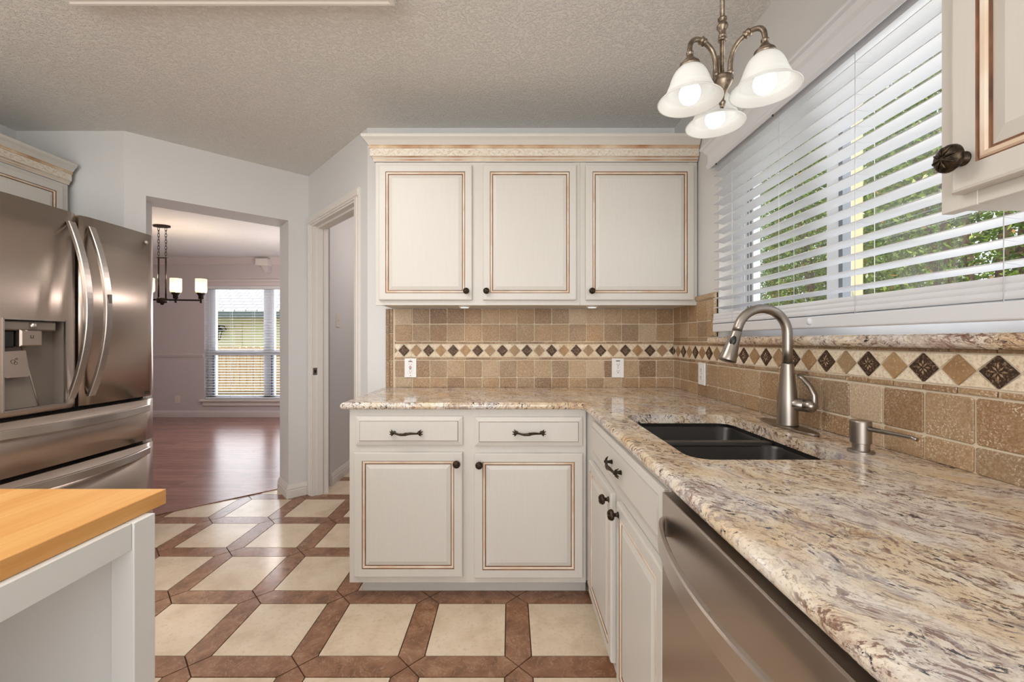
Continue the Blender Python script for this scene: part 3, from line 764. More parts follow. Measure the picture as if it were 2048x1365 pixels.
def drawer_front(fr, u0, u1, v0, v1, parent, th=0.019):
    mb = MB(); T = th
    def rr(ins, w_): return (u0+ins, u1-ins, v0+ins, v1-ins, w_)
    mb.rings(fr, [rr(0, 0.001), rr(0, T-0.010), rr(0.002, T-0.0085), rr(0.020, T-0.004), rr(0.0215, T-0.005), rr(0.0225, T), rr(0.026, T)], [0,0,0,1,0,0,0])
    mb.add([fr(u0,v0,0.001), fr(u1,v0,0.001), fr(u1,v1,0.001), fr(u0,v1,0.001)], [(3,2,1,0)], 0)
    return mb.build('drawer', ['cabinet_paint', 'glaze_brown'], parent)
def knob(fr, u, v, w0, parent, r=0.0175):
    mb = MB(); c = fr(u, v, w0 + 0.0005); ax = fr(u, v, w0 + 1) - fr(u, v, w0)
    mb.lathe([(0, 0), (0.010, 0), (0.010, 0.002), (0.006, 0.004), (0.006, 0.013), (r*0.8, 0.015), (r, 0.020), (r*0.97, 0.024), (r*0.75, 0.029), (r*0.4, 0.0315), (0, 0.032)], c, ax, 24)
    for k in range(8):                          # raised petals
        a = k * math.pi / 4 + 0.2
        p0 = [fr(u + math.cos(a)*rr_, v + math.sin(a)*rr_, w0 + 0.0005 + hh_) for rr_, hh_ in ((r*0.18, 0.0322), (r*0.45, 0.0320), (r*0.7, 0.0302), (r*0.88, 0.0265))]
        mb.tube(p0, [0.0009, 0.0016, 0.0014, 0.0008], 6)
    return mb.build('knob', ['knob_bronze'], parent)
def pull(fr, u, v, w0, parent, L=0.156):
    mb = MB(); h = L / 2 - 0.022; pts = []; rad = []
    for k in range(17):
        s_ = -1 + k / 8
        bow = 0.020 + 0.007 * (1 - s_*s_)
        pts.append(fr(u + s_*h, v + 0.0025*math.sin(s_*4) - 0.003*(1 - s_*s_), w0 + bow)); rad.append(0.0034 + 0.0034 * (1 - abs(s_))**1.0)
    mb.tube(pts, rad, 10)
    for k in (5, 8, 11): mb.ball(pts[k], rad[k]*1.12, 10)
    for sgn in (-1, 1):
        mb.tube([fr(u + sgn*h, v, w0 - 0.0), fr(u + sgn*h, v, w0 + 0.012), fr(u + sgn*h, v, w0 + 0.021)], [0.0075, 0.0045, 0.0055], 10)
        mb.ball(fr(u + sgn*(h+0.003), v, w0 + 0.02), 0.0068, 10)
        for a in (-50, -18, 18, 50):           # leafy tips
            ca, sa = math.cos(R(a)), math.sin(R(a)); l = 0.021 if abs(a) < 30 else 0.018
            mb.tube([fr(u + sgn*(h+0.002), v, w0+0.02), fr(u + sgn*(h + ca*l*0.55), v + sa*l*0.6, w0+0.018), fr(u + sgn*(h + ca*l), v + sa*l*1.1, w0+0.011)], [0.003, 0.0036, 0.0009], 7)
    return mb.build('drawer_pull', ['knob_bronze'], parent)

# upper back cabinets
YU = 2.21; ZU0, ZU1 = 1.381, 2.1345
frU = frame((0, YU, 0), (1,0,0), (0,-1,0))
def upper_unit(label, x0, x1, doors, stiles):
    t_ = Thing('wall_cabinet', label, 'cabinet', ((x0+x1)/2, (YU+D)/2, ZU0))
    mb = MB(); mb.box(x0, x1, YU + 0.019, D - 0.0005, ZU0 + 0.008, ZU1); mb.build('body', ['cabinet_paint'], t_)
    mb = MB()
    for a, b in stiles: mb.box(a, b, YU, YU + 0.019, ZU0, ZU1)
    mb.box(x0 + 0.0005, x1 - 0.0005, YU + 0.0008, YU + 0.0185, ZU0 + 0.0006, 1.43); mb.box(x0, x1, YU + 0.0008, YU + 0.0185, 2.09, ZU1 - 0.0005)
    mb.build('face_frame', ['cabinet_paint'], t_, 0.0012, 1)
    for u0, u1, ku in doors:
        d_ = raised_door(frU, u0, u1, 1.407, 2.114, t_, stile=0.036)
        knob(frU, ku, 1.453, 0.019, d_, 0.0165)
    return t_
XU0 = -0.708; XM = 0.368; XU1 = 0.985
def ux(px): return (px - PX) * 2.191 / F
upper_unit('cream glazed double wall cabinet over the left end of the counter', XU0, XM, [(ux(757), ux(944), ux(933)), (ux(966), ux(1153), ux(973))], [(XU0, XU0 + 0.05), (-0.215, -0.125), (XM - 0.035, XM)])
upper_unit('cream glazed single door wall cabinet in the corner beside the window', XM + 0.0005, XU1, [(ux(1171.5), ux(1389), ux(1183))], [(XM + 0.0005, XM + 0.035), (XU1 - 0.045, XU1)])
# crown with carved frieze
def crown(name, label, path, wave, core, zb=2.135):
    t_ = Thing(name, label, 'crown moulding', (path[1][0][0], path[1][0][1], zb))
    z = lambda v: v - 2.135
    prof = [(0.0005,0), (0.006,0), (0.008,0.004), (0.010,0.012), (0.014,0.018), (0.018,0.023), (0.022,0.024), (0.022,0.062),
            (0.026,0.064), (0.028,0.070), (0.026,0.074), (0.030,0.078), (0.034,0.084), (0.044,0.098), (0.056,0.110), (0.058,0.118), (0.058,0.124), (0.0005,0.124)]
    mats = [0,0,1,0,1,0,2,1,3,3,1,0,0,0,0,0,0,0]
    mb = MB(); mb.extrude_profile(prof, [((p[0], p[1], zb), o_) for p, o_ in path], 0, mats)
    mb.box(*core, zb + 0.0005, zb + 0.118)
    mb.build('molding', ['cabinet_paint', 'glaze_wash', 'carved', 'glaze_wash'], t_)
    p0, p1_, nrm = wave; p0 = V(*p0); p1_ = V(*p1_); L = (p1_ - p0).length; d_ = (p1_ - p0).normalized(); nrm = V(*nrm)
    mb = MB(); pts = []; lam = 0.104; s_ = 0.01
    while s_ < L - 0.01:
        pts.append(p0 + d_ * s_ + nrm * 0.0224 + V(0, 0, zb + 0.043 + 0.013 * math.sin(2*math.pi*s_/lam))); s_ += lam/14
    mb.tube([tuple(p) for p in pts], 0.0011, 5)
    s_ = 0.02; kk = 0
    while s_ < L - 0.03:                      # small leaves and tendrils along the vine
        c0 = p0 + d_ * s_ + nrm * 0.0222 + V(0, 0, zb + 0.043 - 0.010 * math.sin(2*math.pi*s_/lam))
        a = R(35 if kk % 2 else 145)
        e1 = d_ * math.cos(a) + V(0,0,1) * math.sin(a)
        mb.tube([tuple(c0 - e1*0.008), tuple(c0), tuple(c0 + e1*0.009)], [0.0006, 0.0022, 0.0004], 6); s_ += lam/4; kk += 1
    mb.build('carving', ['glaze_wash' if False else 'glaze_tan'], t_)
    return t_
crown('crown_molding', 'cream crown moulding with carved vine frieze above the three door cabinets',
      [((XU0, D - 0.001), (-1,0,0)), ((XU0, YU), (-1,-1,0)), ((XU1, YU), (0,-1,0))],
      ((XU0 - 0.02, YU, 0), (XU1, YU, 0), (0,-1,0)), (XU0 + 0.001, XU1, YU + 0.001, D - 0.002))
# puck lights
for i, x in enumerate((-0.252, 0.455)):
    t_ = Thing('puck_light', ('small round lamp under the two door part of the wall cabinets', 'small round lamp under the corner wall cabinet')[i], 'cabinet light', (x, 2.33, ZU0 + 0.008), 'puck lights below the wall cabinets')
    mb = MB(); mb.lathe([(0,0),(0.033,0),(0.033,-0.006),(0.027,-0.012),(0.026,-0.009)], (x, 2.33, ZU0+0.0078), (0,0,1), 24); mb.build('housing', ['plastic_white'], t_)
    mb = MB(); mb.lathe([(0.0255,-0.0085),(0.0255,-0.0105),(0,-0.0112)], (x, 2.33, ZU0+0.0078), (0,0,1), 24); mb.build('lens', ['puck_glow'], t_)
    l = lamp('puck_lamp', 'SPOT', (x, 2.33, ZU0 - 0.008), 1.3, (1, 0.80, 0.55), 0.02); l.data.spot_size = R(150); l.data.spot_blend = 0.8

# base cabinets, back run
YB = 1.929; ZB0 = 0.083; ZB1 = 0.8805
frL = frame((0, YB, 0), (1,0,0), (0,-1,0))
XB0, XB1 = -0.737, 0.349
t_ = Thing('base_cabinet', 'cream base cabinet with two drawers over two doors, facing the camera', 'cabinet', ((XB0+XB1)/2, (YB+D)/2, 0))
mb = MB(); mb.box(XB0, XB1 + 0.012, YB + 0.019, D - 0.001, ZB0, ZB1); mb.build('body', ['cabinet_paint'], t_)
mb = MB()
for a, b in ((XB0, XB0 + 0.045), (-0.235, -0.14), (XB1 - 0.03, XB1)): mb.box(a, b, YB, YB + 0.019, ZB0, ZB1)
for a, b in ((ZB0, 0.13), (0.675, 0.73), (0.835, ZB1)): mb.box(XB0, XB1, YB + 0.0006, YB + 0.019, a, b)
mb.build('face_frame', ['cabinet_paint'], t_, 0.001, 1)
mb = MB(); mb.box(XB0 + 0.035, XB1 + 0.012, YB + 0.078, D - 0.01, 0.0, ZB0); mb.build('toe_kick', ['cabinet_paint'], t_)
def lx(px): return (px - PX) * 1.910 / F
def lz(py): return H - (py - PY) * 1.910 / F
for (a, b, c_, kx) in ((709.5, 925, 813.5, 912.5), (949, 1166, 1058, 958)):
    dy = 0 if a < 800 else 1.6
    d_ = drawer_front(frL, lx(a), lx(b), lz(892 + dy), lz(834 + dy), t_); pull(frL, lx(c_), lz(865.5), 0.019, d_)
for (a, b, kx, dy) in ((707, 925, 912.5, 0), (948, 1166, 958, 2)):
    d_ = raised_door(frL, lx(a), lx(b), lz(1156 + dy), lz(906 + dy), t_, stile=0.038)
    knob(frL, (kx - PX) * 1.885 / F, H - (930.5 + dy - PY) * 1.885 / F, 0.019, d_, 0.0175)

# sink base on the right run (faces -x); frame u runs toward the camera
XF = 0.355
frS = frame((XF, YB, 0), (0,-1,0), (-1,0,0))
U = lambda y: YB - y
YS1 = 0.925
t_ = Thing('base_cabinet', 'cream sink base cabinet with a long drawer over two narrow doors, beside the dishwasher', 'cabinet', (0.6, (YB+YS1)/2, 0))
mb = MB(); mb.box(XF + 0.019, 0.40, YS1 + 0.001, YB - 0.001, ZB0, 0.8795); mb.box(0.40, XR - 0.001, YS1 + 0.001, YS1 + 0.02, ZB0, 0.8795); mb.box(0.40, XR - 0.001, YS1 + 0.001, YB - 0.001, ZB0, ZB0 + 0.018); mb.build('body', ['cabinet_paint'], t_)
mb = MB()
mb.box(XF, XF + 0.019, 1.78, YB - 0.0005, ZB0, 0.8795); mb.box(XF, XF + 0.019, 1.31, 1.43, ZB0, 0.70); mb.box(XF, XF + 0.019, YS1 + 0.001, YS1 + 0.03, ZB0, 0.8795)
for a, b in ((ZB0, 0.13), (0.66, 0.75), (0.845, 0.8795)): mb.box(XF + 0.0006, XF + 0.019, YS1 + 0.001, YB - 0.001, a, b)
mb.build('face_frame', ['cabinet_paint'], t_, 0.001, 1)
mb = MB(); mb.box(XF + 0.078, XF + 0.095, YS1 + 0.001, YB + 0.07, 0.0, ZB0); mb.build('toe_kick', ['cabinet_paint'], t_)
d_ = drawer_front(frS, U(1.753), U(0.940), 0.728, 0.862, t_); pull(frS, U(1.325), 0.797, 0.019, d_)
d_ = raised_door(frS, U(1.797), U(1.404), 0.117, 0.686, t_, stile=0.036); knob(frS, U(1.430), 0.655, 0.019, d_)
d_ = raised_door(frS, U(1.331), U(0.930), 0.117, 0.686, t_, stile=0.036); knob(frS, U(1.302), 0.655, 0.019, d_)

# dishwasher
YW0, YW1 = 0.315, 0.918
t_ = Thing('dishwasher', 'stainless steel dishwasher with a curved bar handle under the granite counter', 'dishwasher', (0.65, (YW0+YW1)/2, 0))
mb = MB(); mb.box(0.375, XR - 0.02, YW0 + 0.005, YW1 - 0.005, 0.10, 0.872); mb.build('body', ['dark_gap'], t_)
mb = MB(); mb.box(0.332, 0.374, YW0, YW1, 0.105, 0.866); mb.build('door_panel', ['dishwasher_steel'], t_, 0.003)
mb = MB(); mb.box(0.43, 0.44, YW0, YW1, 0.0, 0.10); mb.build('kick_plate', ['black_plastic'], t_)
def bow_bar(mb, p_of, n, hz, th, m=0):
    """flat bar: p_of(s) -> (point, outdir); cross section hz tall, th thick"""
    vs = []
    for k in range(n + 1):
        p, o_ = p_of(k / n); p = V(*p); o_ = V(*o_)
        for a, b in ((-0.5,-0.42),(-0.3,-0.5),(0.3,-0.5),(0.5,-0.42),(0.5,0.42),(0.3,0.5),(-0.3,0.5),(-0.5,0.42)):
            vs.append(p + o_ * (a * th) + V(0,0,1) * (b * hz))
    fs = []
    for k in range(n):
        for i in range(8): fs.append((k*8+i, k*8+(i+1) % 8, (k+1)*8+(i+1) % 8, (k+1)*8+i))
    mb.add(vs, fs, m, 0, False); mb.add(vs[:8], [tuple(range(8))], m); mb.add(vs[-8:], [tuple(range(8))[::-1]], m)
mb = MB()
bow_bar(mb, lambda s: ((0.330 - 0.056 * (math.sin(math.pi * s) ** 0.6 if 0 < s < 1 else 0), YW1 - 0.022 - s * (YW1 - YW0 - 0.044), 0.800), (-1,0,0)), 80, 0.042, 0.012)
mb.build('handle', ['stainless_handle'], t_)

# ------------------------------------------------------------------ counter with sink hole
CT0, CT1 = 0.8815, 0.914
CX0, CYF, CXF = -0.769, 1.900, 0.330          # left end, front edge of the back run, front edge of the right run
def rrect(x0, x1, y0, y1, r, seg=6):
    pts = []
    for cx, cy, a0 in ((x1-r, y1-r, 0), (x0+r, y1-r, 90), (x0+r, y0+r, 180), (x1-r, y0+r, 270)):
        for k in range(seg + 1):
            a = R(a0 + 90*k/seg); pts.append((cx + r*math.cos(a), cy + r*math.sin(a)))
    return pts
SX0, SX1, SY0, SY1 = 0.432, 0.825, 0.994, 1.595
bm = bmesh.new()
outer = [(CX0, D-0.001), (CX0, CYF)] + [(CXF - 0.02, CYF), (CXF, CYF - 0.02)] + [(CXF, -0.6), (XR - 0.001, -0.6), (XR - 0.001, D - 0.001)]
hole = rrect(SX0, SX1, SY0, SY1, 0.055)
ov = [bm.verts.new((x, y, CT1)) for x, y in outer]; hv = [bm.verts.new((x, y, CT1)) for x, y in hole]
es = [bm.edges.new((ov[i], ov[(i+1) % len(ov)])) for i in range(len(ov))] + [bm.edges.new((hv[i], hv[(i+1) % len(hv)])) for i in range(len(hv))]
bmesh.ops.triangle_fill(bm, use_beauty=True, use_dissolve=False, edges=es)
fs = [f for f in bm.faces]
r_ = bmesh.ops.extrude_face_region(bm, geom=fs)
for v_ in [g_ for g_ in r_['geom'] if isinstance(g_, bmesh.types.BMVert)]: v_.co.z = CT0
bmesh.ops.recalc_face_normals(bm, faces=bm.faces)
sel = []
for e in bm.edges:
    if len(e.link_faces) == 2 and e.calc_face_angle(0) > R(60):
        a, b = e.verts
        if abs(a.co.z - b.co.z) < 1e-5:
            mx_, my_ = (a.co.x + b.co.x)/2, (a.co.y + b.co.y)/2
            if mx_ < CXF + 0.001 and my_ < D - 0.01: sel.append(e)
bmesh.ops.bevel(bm, geom=sel, offset=0.0155, segments=6, profile=0.5, affect='EDGES', clamp_overlap=True)
me = bpy.data.meshes.new('countertop'); bm.to_mesh(me); bm.free()
me.materials.append(M['granite']); ct = bpy.data.objects.new('countertop', me); C.objects.link(ct)
for p_ in me.polygons: p_.use_smooth = False
tag(ct, 'L shaped polished granite countertop with cream, brown and black veining', 'countertop')

# sink
t_ = Thing('kitchen_sink', 'black double bowl undermount sink set in the granite counter', 'sink', (0.63, 1.29, CT0))
mb = MB(); YDV = 1.335
def bowl(x0, x1, y0, y1, zt_, zb_, r=0.05):
    a = rrect(x0, x1, y0, y1, r); b = rrect(x0+0.004, x1-0.004, y0+0.004, y1-0.004, r); c_ = rrect(x0+0.02, x1-0.02, y0+0.02, y1-0.02, r)
    d2 = rrect(x0+0.05, x1-0.05, y0+0.05, y1-0.05, r*0.6)
    n = len(a); vs = [(x,y,zt_) for x,y in a] + [(x,y,zt_-0.008) for x,y in b] + [(x,y,zb_+0.03) for x,y in c_] + [(x,y,zb_) for x,y in d2]
    fs = []
    for k in range(3):
        for i in range(n): fs.append((k*n+i, k*n+(i+1) % n, (k+1)*n+(i+1) % n, (k+1)*n+i))
    mb.add(vs, fs, 0, 0, True); mb.add(vs[3*n:], [tuple(range(n))], 0)
bowl(SX0 - 0.004, SX1 + 0.004, SY0 - 0.004, YDV - 0.018, CT0 - 0.012, 0.69)
bowl(SX0 - 0.004, SX1 + 0.004, YDV + 0.018, SY1 + 0.004, CT0 - 0.012, 0.69)
mb.build('bowls', ['black_composite'], t_)
mb = MB(); mb.box(SX0 - 0.004, SX1 + 0.004, YDV - 0.021, YDV + 0.021, 0.80, CT0 - 0.005); mb.build('divider', ['black_composite'], t_, 0.010, 4)
mb = MB()
for x0, x1, y0, y1 in ((SX0-0.025, SX0-0.003, SY0-0.025, SY1+0.025), (SX1+0.003, SX1+0.025, SY0-0.025, SY1+0.025), (SX0-0.003, SX1+0.003, SY0-0.025, SY0-0.003), (SX0-0.003, SX1+0.003, SY1+0.003, SY1+0.025)):
    mb.box(x0, x1, y0, y1, 0.86, CT0 - 0.001)
mb.build('rim', ['black_composite'], t_)
for yy in ((SY0+YDV)/2, (SY1+YDV)/2):
    mb = MB(); mb.lathe([(0.045,0.0),(0.045,0.004),(0.036,0.003),(0.03,-0.001),(0,-0.001)], (0.63, yy, 0.690), (0,0,1), 24); mb.build('drain', ['nickel_plain'], t_)

# faucet
FXX, FYY = 0.900, 1.3625
t_ = Thing('kitchen_faucet', 'brushed nickel gooseneck pull down faucet behind the black sink', 'faucet', (FXX, FYY, CT1))
mb = MB(); pts = []
for k in range(40):
    a = 2*math.pi*k/40; sx = math.copysign(abs(math.cos(a))**0.75, math.cos(a)); sy = math.copysign(abs(math.sin(a))**0.6, math.sin(a))
    pts.append((FXX + 0.031*sx, FYY + 0.133*math.sin(a)))
mb.prism(pts, CT1 + 0.0003, CT1 + 0.008); mb.build('base_plate', ['nickel_plain'], t_, 0.002)
mb = MB(); mb.lathe([(0.031,0.0),(0.031,0.004),(0.0302,0.02),(0.030,0.055),(0.0285,0.085),(0.0245,0.125),(0.0205,0.165),(0.018,0.197),(0.0178,0.2)], (FXX, FYY, CT1+0.008), (0,0,1), 32)
mb.build('body', ['brushed_nickel'], t_)
mb = MB(); zt0 = CT1 + 0.2085; zc = 1.218; ra = 0.0815; pts = [(FXX, FYY, zt0), (FXX, FYY, (zt0+zc)/2), (FXX, FYY, zc)]
for k in range(1, 20):
    a = math.radians(166) * k / 19
    pts.append((FXX - ra + ra*math.cos(a), FYY, zc + ra*math.sin(a)))
ex, ey, ez = pts[-1]; px_, _, pz_ = pts[-2]; dv = V(ex-px_, 0, ez-pz_).normalized()
pts.append(tuple(V(ex,ey,ez) + dv*0.010)); hd = V(*pts[-1])
mb.tube(pts, 0.0148, 20); mb.build('spout', ['brushed_nickel'], t_)
mb = MB(); mb.lathe([(0.0150,0.0015),(0.0160,0.006),(0.0185,0.035),(0.0235,0.074),(0.0272,0.098),(0.0268,0.103),(0.021,0.106),(0.0,0.104)], tuple(hd), tuple(dv), 28)
sh = mb.build('spray_head', ['nickel_plain'], t_)
nrm = V(dv.z, 0, -dv.x); nrm = nrm if nrm.x < 0 else -nrm
side = V(-0.55, -0.84, 0).normalized()
c0 = hd + dv*0.036 + side*0.0180
mb = MB(); mb.lathe([(0,0.0035),(0.0078,0.003),(0.0095,0.0),(0.0095,-0.004)], tuple(c0), tuple(side), 16)
mb.v = [tuple(c0 + (V(*q)-c0) + dv*((V(*q)-c0).dot(dv)*0.9)) for q in mb.v]
mb.build('spray_button', ['black_plastic'], sh)
mb = MB(); hx = V(0.55, -0.835, 0).normalized(); hc = V(FXX, FYY, CT1 + 0.078)
mb.lathe([(0.0,-0.012),(0.0185,-0.01),(0.0205,0.0),(0.0205,0.036),(0.0195,0.0365),(0.0195,0.038),(0.0205,0.0385),(0.0205,0.054),(0.0175,0.064),(0.010,0.070),(0,0.071)], tuple(hc + hx*0.012), tuple(hx), 28)
hub_ = mb.build('handle_hub', ['nickel_plain'], t_)
mb = MB(); b0 = hc + hx*0.070
lp_ = [b0 + hx*0.000 + V(0,0,-0.012), b0 + hx*0.007 + V(0,0,0.010), b0 + hx*0.006 + V(0,0,0.035), b0 + hx*(-0.006) + V(0,0,0.062), b0 + hx*(-0.026) + V(0,0,0.085), b0 + hx*(-0.040) + V(0,0,0.094)]
mb.tube([tuple(p) for p in lp_], [0.0085, 0.0098, 0.0092, 0.0082, 0.0075, 0.0070], 14, sx=0.75); mb.build('lever', ['nickel_plain'], hub_)

# soap dispenser
DX, DY = 0.887, 1.062
t_ = Thing('soap_dispenser', 'brushed nickel soap dispenser pump standing on the granite beside the sink', 'soap dispenser', (DX, DY, CT1))
mb = MB(); mb.lathe([(0.0,0.0),(0.028,0.0),(0.028,0.004),(0.026,0.006),(0.0185,0.006),(0.0185,0.023),(0.0215,0.0235),(0.0222,0.0245),(0.0222,0.077),(0.0212,0.080),(0.0,0.080)], (DX, DY, CT1 + 0.0003), (0,0,1), 64, 0, False); mb.build('pump_body', ['brushed_nickel'], t_)
mb = MB(); sd = V(0.16, -1, 0).normalized(); q0 = V(DX, DY, CT1 + 0.063)
mb.tube([tuple(q0 + sd*0.022), tuple(q0 + sd*0.08), tuple(q0 + sd*0.118), tuple(q0 + sd*0.128 + V(0,0,-0.002))], [0.0062, 0.0052, 0.0046, 0.0042], 12); mb.build('spout', ['nickel_plain'], t_)

# outlets
def outlet(label, fr, u0, u1, v0, v1, kind, group=None, mat='plastic_white', w0=0.0105):
    cu, cv = (u0+u1)/2, (v0+v1)/2
    t_ = Thing('wall_outlet' if kind != 'switch' else 'light_switch', label, 'outlet' if kind != 'switch' else 'light switch', tuple(fr(cu, cv, w0)), group)
    mb = MB(); mb.fbox(fr, u0, u1, v0, v1, w0, w0 + 0.006, 0, 0, 0.002); mb.build('cover_plate', [mat], t_)
    mb = MB(); s_ = w0 + 0.006
    if kind == 'switch':
        mb.fbox(fr, cu-0.005, cu+0.005, cv-0.012, cv+0.012, s_, s_+0.004, 0, 0, 0.001); mb.fbox(fr, cu-0.0035, cu+0.0035, cv-0.001, cv+0.008, s_+0.004, s_+0.010, 0, 0, 0.001)
        mb.build('toggle', [mat], t_)
    elif kind == 'gfci':
        mb.fbox(fr, cu-0.0165, cu+0.0165, cv-0.034, cv+0.034, s_, s_+0.002, 0, 0, 0.0008)
        mb.fbox(fr, cu-0.008, cu+0.008, cv+0.002, cv+0.007, s_+0.002, s_+0.0035, 2); mb.fbox(fr, cu-0.006, cu+0.006, cv-0.008, cv-0.003, s_+0.002, s_+0.0035, 1)
        for dz in (0.022, -0.018):
            for du in (-0.0065, 0.0065): mb.fbox(fr, cu+du-0.001, cu+du+0.001, cv+dz-0.0035, cv+dz+0.0035, s_+0.002, s_+0.0024, 1)
            mb.lathe([(0.0026,0.0),(0.0026,0.0004),(0,0.0004)], tuple(fr(cu, cv+dz-0.0105, s_+0.002)), tuple(fr(0,0,1)-fr(0,0,0)), 10, 1)
        mb.fbox(fr, cu-0.012, cu+0.012, cv+0.036, cv+0.0405, s_, s_+0.0004, 1)
        mb.build('receptacle', [mat, 'black_plastic', 'red_button'], t_)
    else:
        for dz in (0.0195, -0.0195):
            pp = [(cu + 0.0165*math.cos(a), cv + dz + max(-0.0135, min(0.0135, 0.0165*math.sin(a)))) for a in [2*math.pi*k/24 for k in range(24)]]
            n = 24; mb.add([fr(a, b, s_) for a, b in pp] + [fr(a, b, s_+0.002) for a, b in pp], [tuple(range(n, 2*n))] + [(i, (i+1) % n, (i+1) % n + n, i+n) for i in range(n)], 0)
            for du in (-0.0062, 0.0062): mb.fbox(fr, cu+du-0.001, cu+du+0.001, cv+dz-0.001, cv+dz+0.007, s_+0.002, s_+0.0024, 1)
            mb.lathe([(0.0026,0.0),(0.0026,0.0004),(0,0.0004)], tuple(fr(cu, cv+dz-0.007, s_+0.002)), tuple(fr(0,0,1)-fr(0,0,0)), 10, 1)
        if mat == 'plastic_white' and kind == 'duplex': mb.fbox(fr, cu-0.012, cu+0.012, cv+0.040, cv+0.045, s_, s_+0.0004, 1)
        mb.build('receptacle', [mat, 'black_plastic'], t_)
    s_ = w0 + 0.006
    for dv_ in ((-0.046, 0.046) if kind == 'gfci' else ((-0.03, 0.03) if kind == 'switch' else (0.0,))):
        mb = MB(); mb.lathe([(0.003,0),(0.003,0.0008),(0,0.0012)], tuple(fr(cu, cv+dv_, s_)), tuple(fr(0,0,1)-fr(0,0,0)), 10)
        mb.build('screw', ['nickel_plain'], t_)
outlet('white wall outlet with red and black buttons at the left of the tile', frB, -0.632, -0.561, 0.974, 1.089, 'gfci')
outlet('white duplex outlet on the back tile near the corner', frB, 0.611, 0.683, 0.973, 1.088, 'duplex')
outlet('white outlet on the right tile wall, left of the faucet', frR, D - 2.178, D - 2.107, 0.969, 1.083, 'plain2')
frFar = frame((0, YD, 0), (1,0,0), (0,-1,0))
outlet('small outlet low on the dining room wall left of the window', frFar, fx(350.5), fx(360), fz(806.5), fz(792), 'plain2', None, 'plastic_ivory', 0.0005)
frSR = frame((XS, 0, 0), (0,1,0), (1,0,0))
ys = XS / ((675.5 - PX) / F)
outlet('pale light switch seen through the narrow doorway', frSR, ys - 0.036, ys + 0.036, H - (655-PY)*ys/F, H - (628-PY)*ys/F, 'switch', None, 'plastic_ivory', 0.0005)

# ------------------------------------------------------------------ right upper cabinet near the camera
XUF = 0.657; YR1 = 0.640
frQ = frame((XUF, 0, 0), (0,-1,0), (-1,0,0))
t_ = Thing('wall_cabinet', 'cream glazed wall cabinet close to the camera, right of the window blind', 'cabinet', (0.82, 0.2, 1.388))
mb = MB(); mb.box(XUF + 0.0192, XR - 0.0005, -0.5, YR1 - 0.0005, 1.394, 2.2); mb.build('body', ['cabinet_paint'], t_)
mb = MB(); mb.box(XUF, XUF + 0.019, YR1 - 0.05, YR1, 1.388, 2.2); mb.box(XUF + 0.0006, XUF + 0.0185, -0.5, YR1 - 0.001, 1.3887, 1.44); mb.box(XUF, XUF + 0.019, 0.10, 0.18, 1.388, 2.2); mb.box(XUF + 0.0006, XUF + 0.019, -0.5, YR1 - 0.001, 2.12, 2.2); mb.box(XUF, XUF + 0.019, -0.5, -0.45, 1.388, 2.2)
mb.build('face_frame', ['cabinet_paint'], t_, 0.001, 1)
d_ = raised_door(frQ, -0.610, -0.155, 1.408, 2.10, t_, stile=0.034); knob(frQ, -0.590, 1.452, 0.019, d_, 0.0195)
d_ = raised_door(frQ, -0.125, 0.44, 1.408, 2.10, t_, stile=0.034)

# ------------------------------------------------------------------ refrigerator
XFR = -2.135; YF0, YF1, YFM = 1.640, 2.530, 2.085
FTOP = 1.822
frF = frame((XFR, 0, 0), (0,1,0), (1,0,0))          # u = y, w towards the room
t_ = Thing('refrigerator', 'stainless steel french door refrigerator with water dispenser and two drawers', 'refrigerator', (-2.5, (YF0+YF1)/2, 0))
mb = MB(); mb.box(-2.98, XFR - 0.075, YF0 + 0.005, YF1 - 0.005, 0.06, FTOP - 0.015); mb.box(-2.9, XFR-0.09, YF0+0.03, YF1-0.03, 0.0, 0.06); mb.build('body', ['dispenser_grey'], t_)
mb = MB(); mb.box(XFR - 0.0755, XFR - 0.066, YF0 + 0.012, YF1 - 0.012, 0.07, FTOP - 0.02); mb.build('gasket', ['dark_gap'], t_)
ZD0 = 0.869
def gentle(fr, u0, u1, v0, v1, w0, w1, bulge=0.006, hole=None, name='door', parent=None):
    """slightly bowed stainless panel, optional rectangular hole"""
    mb = MB(); us = sorted(set([u0 + (u1-u0)*k/14 for k in range(15)] + ([hole[0], hole[1]] if hole else [])))
    vs_ = sorted(set([v0, v1] + ([hole[2], hole[3]] if hole else [])))
    def w_(u): s_ = (u-(u0+u1)/2)/((u1-u0)/2); e = 1 - max(0, (abs(s_)-0.955)/0.045)**2 * 1.0; return w1 + bulge*(1-s_*s_) - 0.012*(1-e)
    for a, b in zip(us[:-1], us[1:]):
        for c_, d2 in zip(vs_[:-1], vs_[1:]):
            if hole and a >= hole[0]-1e-6 and b <= hole[1]+1e-6 and c_ >= hole[2]-1e-6 and d2 <= hole[3]+1e-6: continue
            mb.add([fr(a,c_,w_(a)), fr(b,c_,w_(b)), fr(b,d2,w_(b)), fr(a,d2,w_(a))], [(0,1,2,3)], 0, 0, True)
        mb.add([fr(a,v0,w0), fr(b,v0,w0), fr(b,v0,w_(b)), fr(a,v0,w_(a))], [(0,1,2,3)]); mb.add([fr(a,v1,w0), fr(b,v1,w0), fr(b,v1,w_(b)), fr(a,v1,w_(a))], [(0,1,2,3)])
    for u in (u0, u1): mb.add([fr(u,v0,w0), fr(u,v1,w0), fr(u,v1,w_(u)), fr(u,v0,w_(u))], [(0,1,2,3)])
    return mb.build(name, ['stainless'], parent)
hole = (1.767, 2.014, 0.895, 1.288)
dl = gentle(frF, YF0, YFM - 0.008, ZD0, FTOP, -0.07, -0.004, 0.006, hole, 'door', t_)
dr = gentle(frF, YFM + 0.008, YF1, ZD0, FTOP, -0.07, -0.004, 0.006, None, 'door', t_)
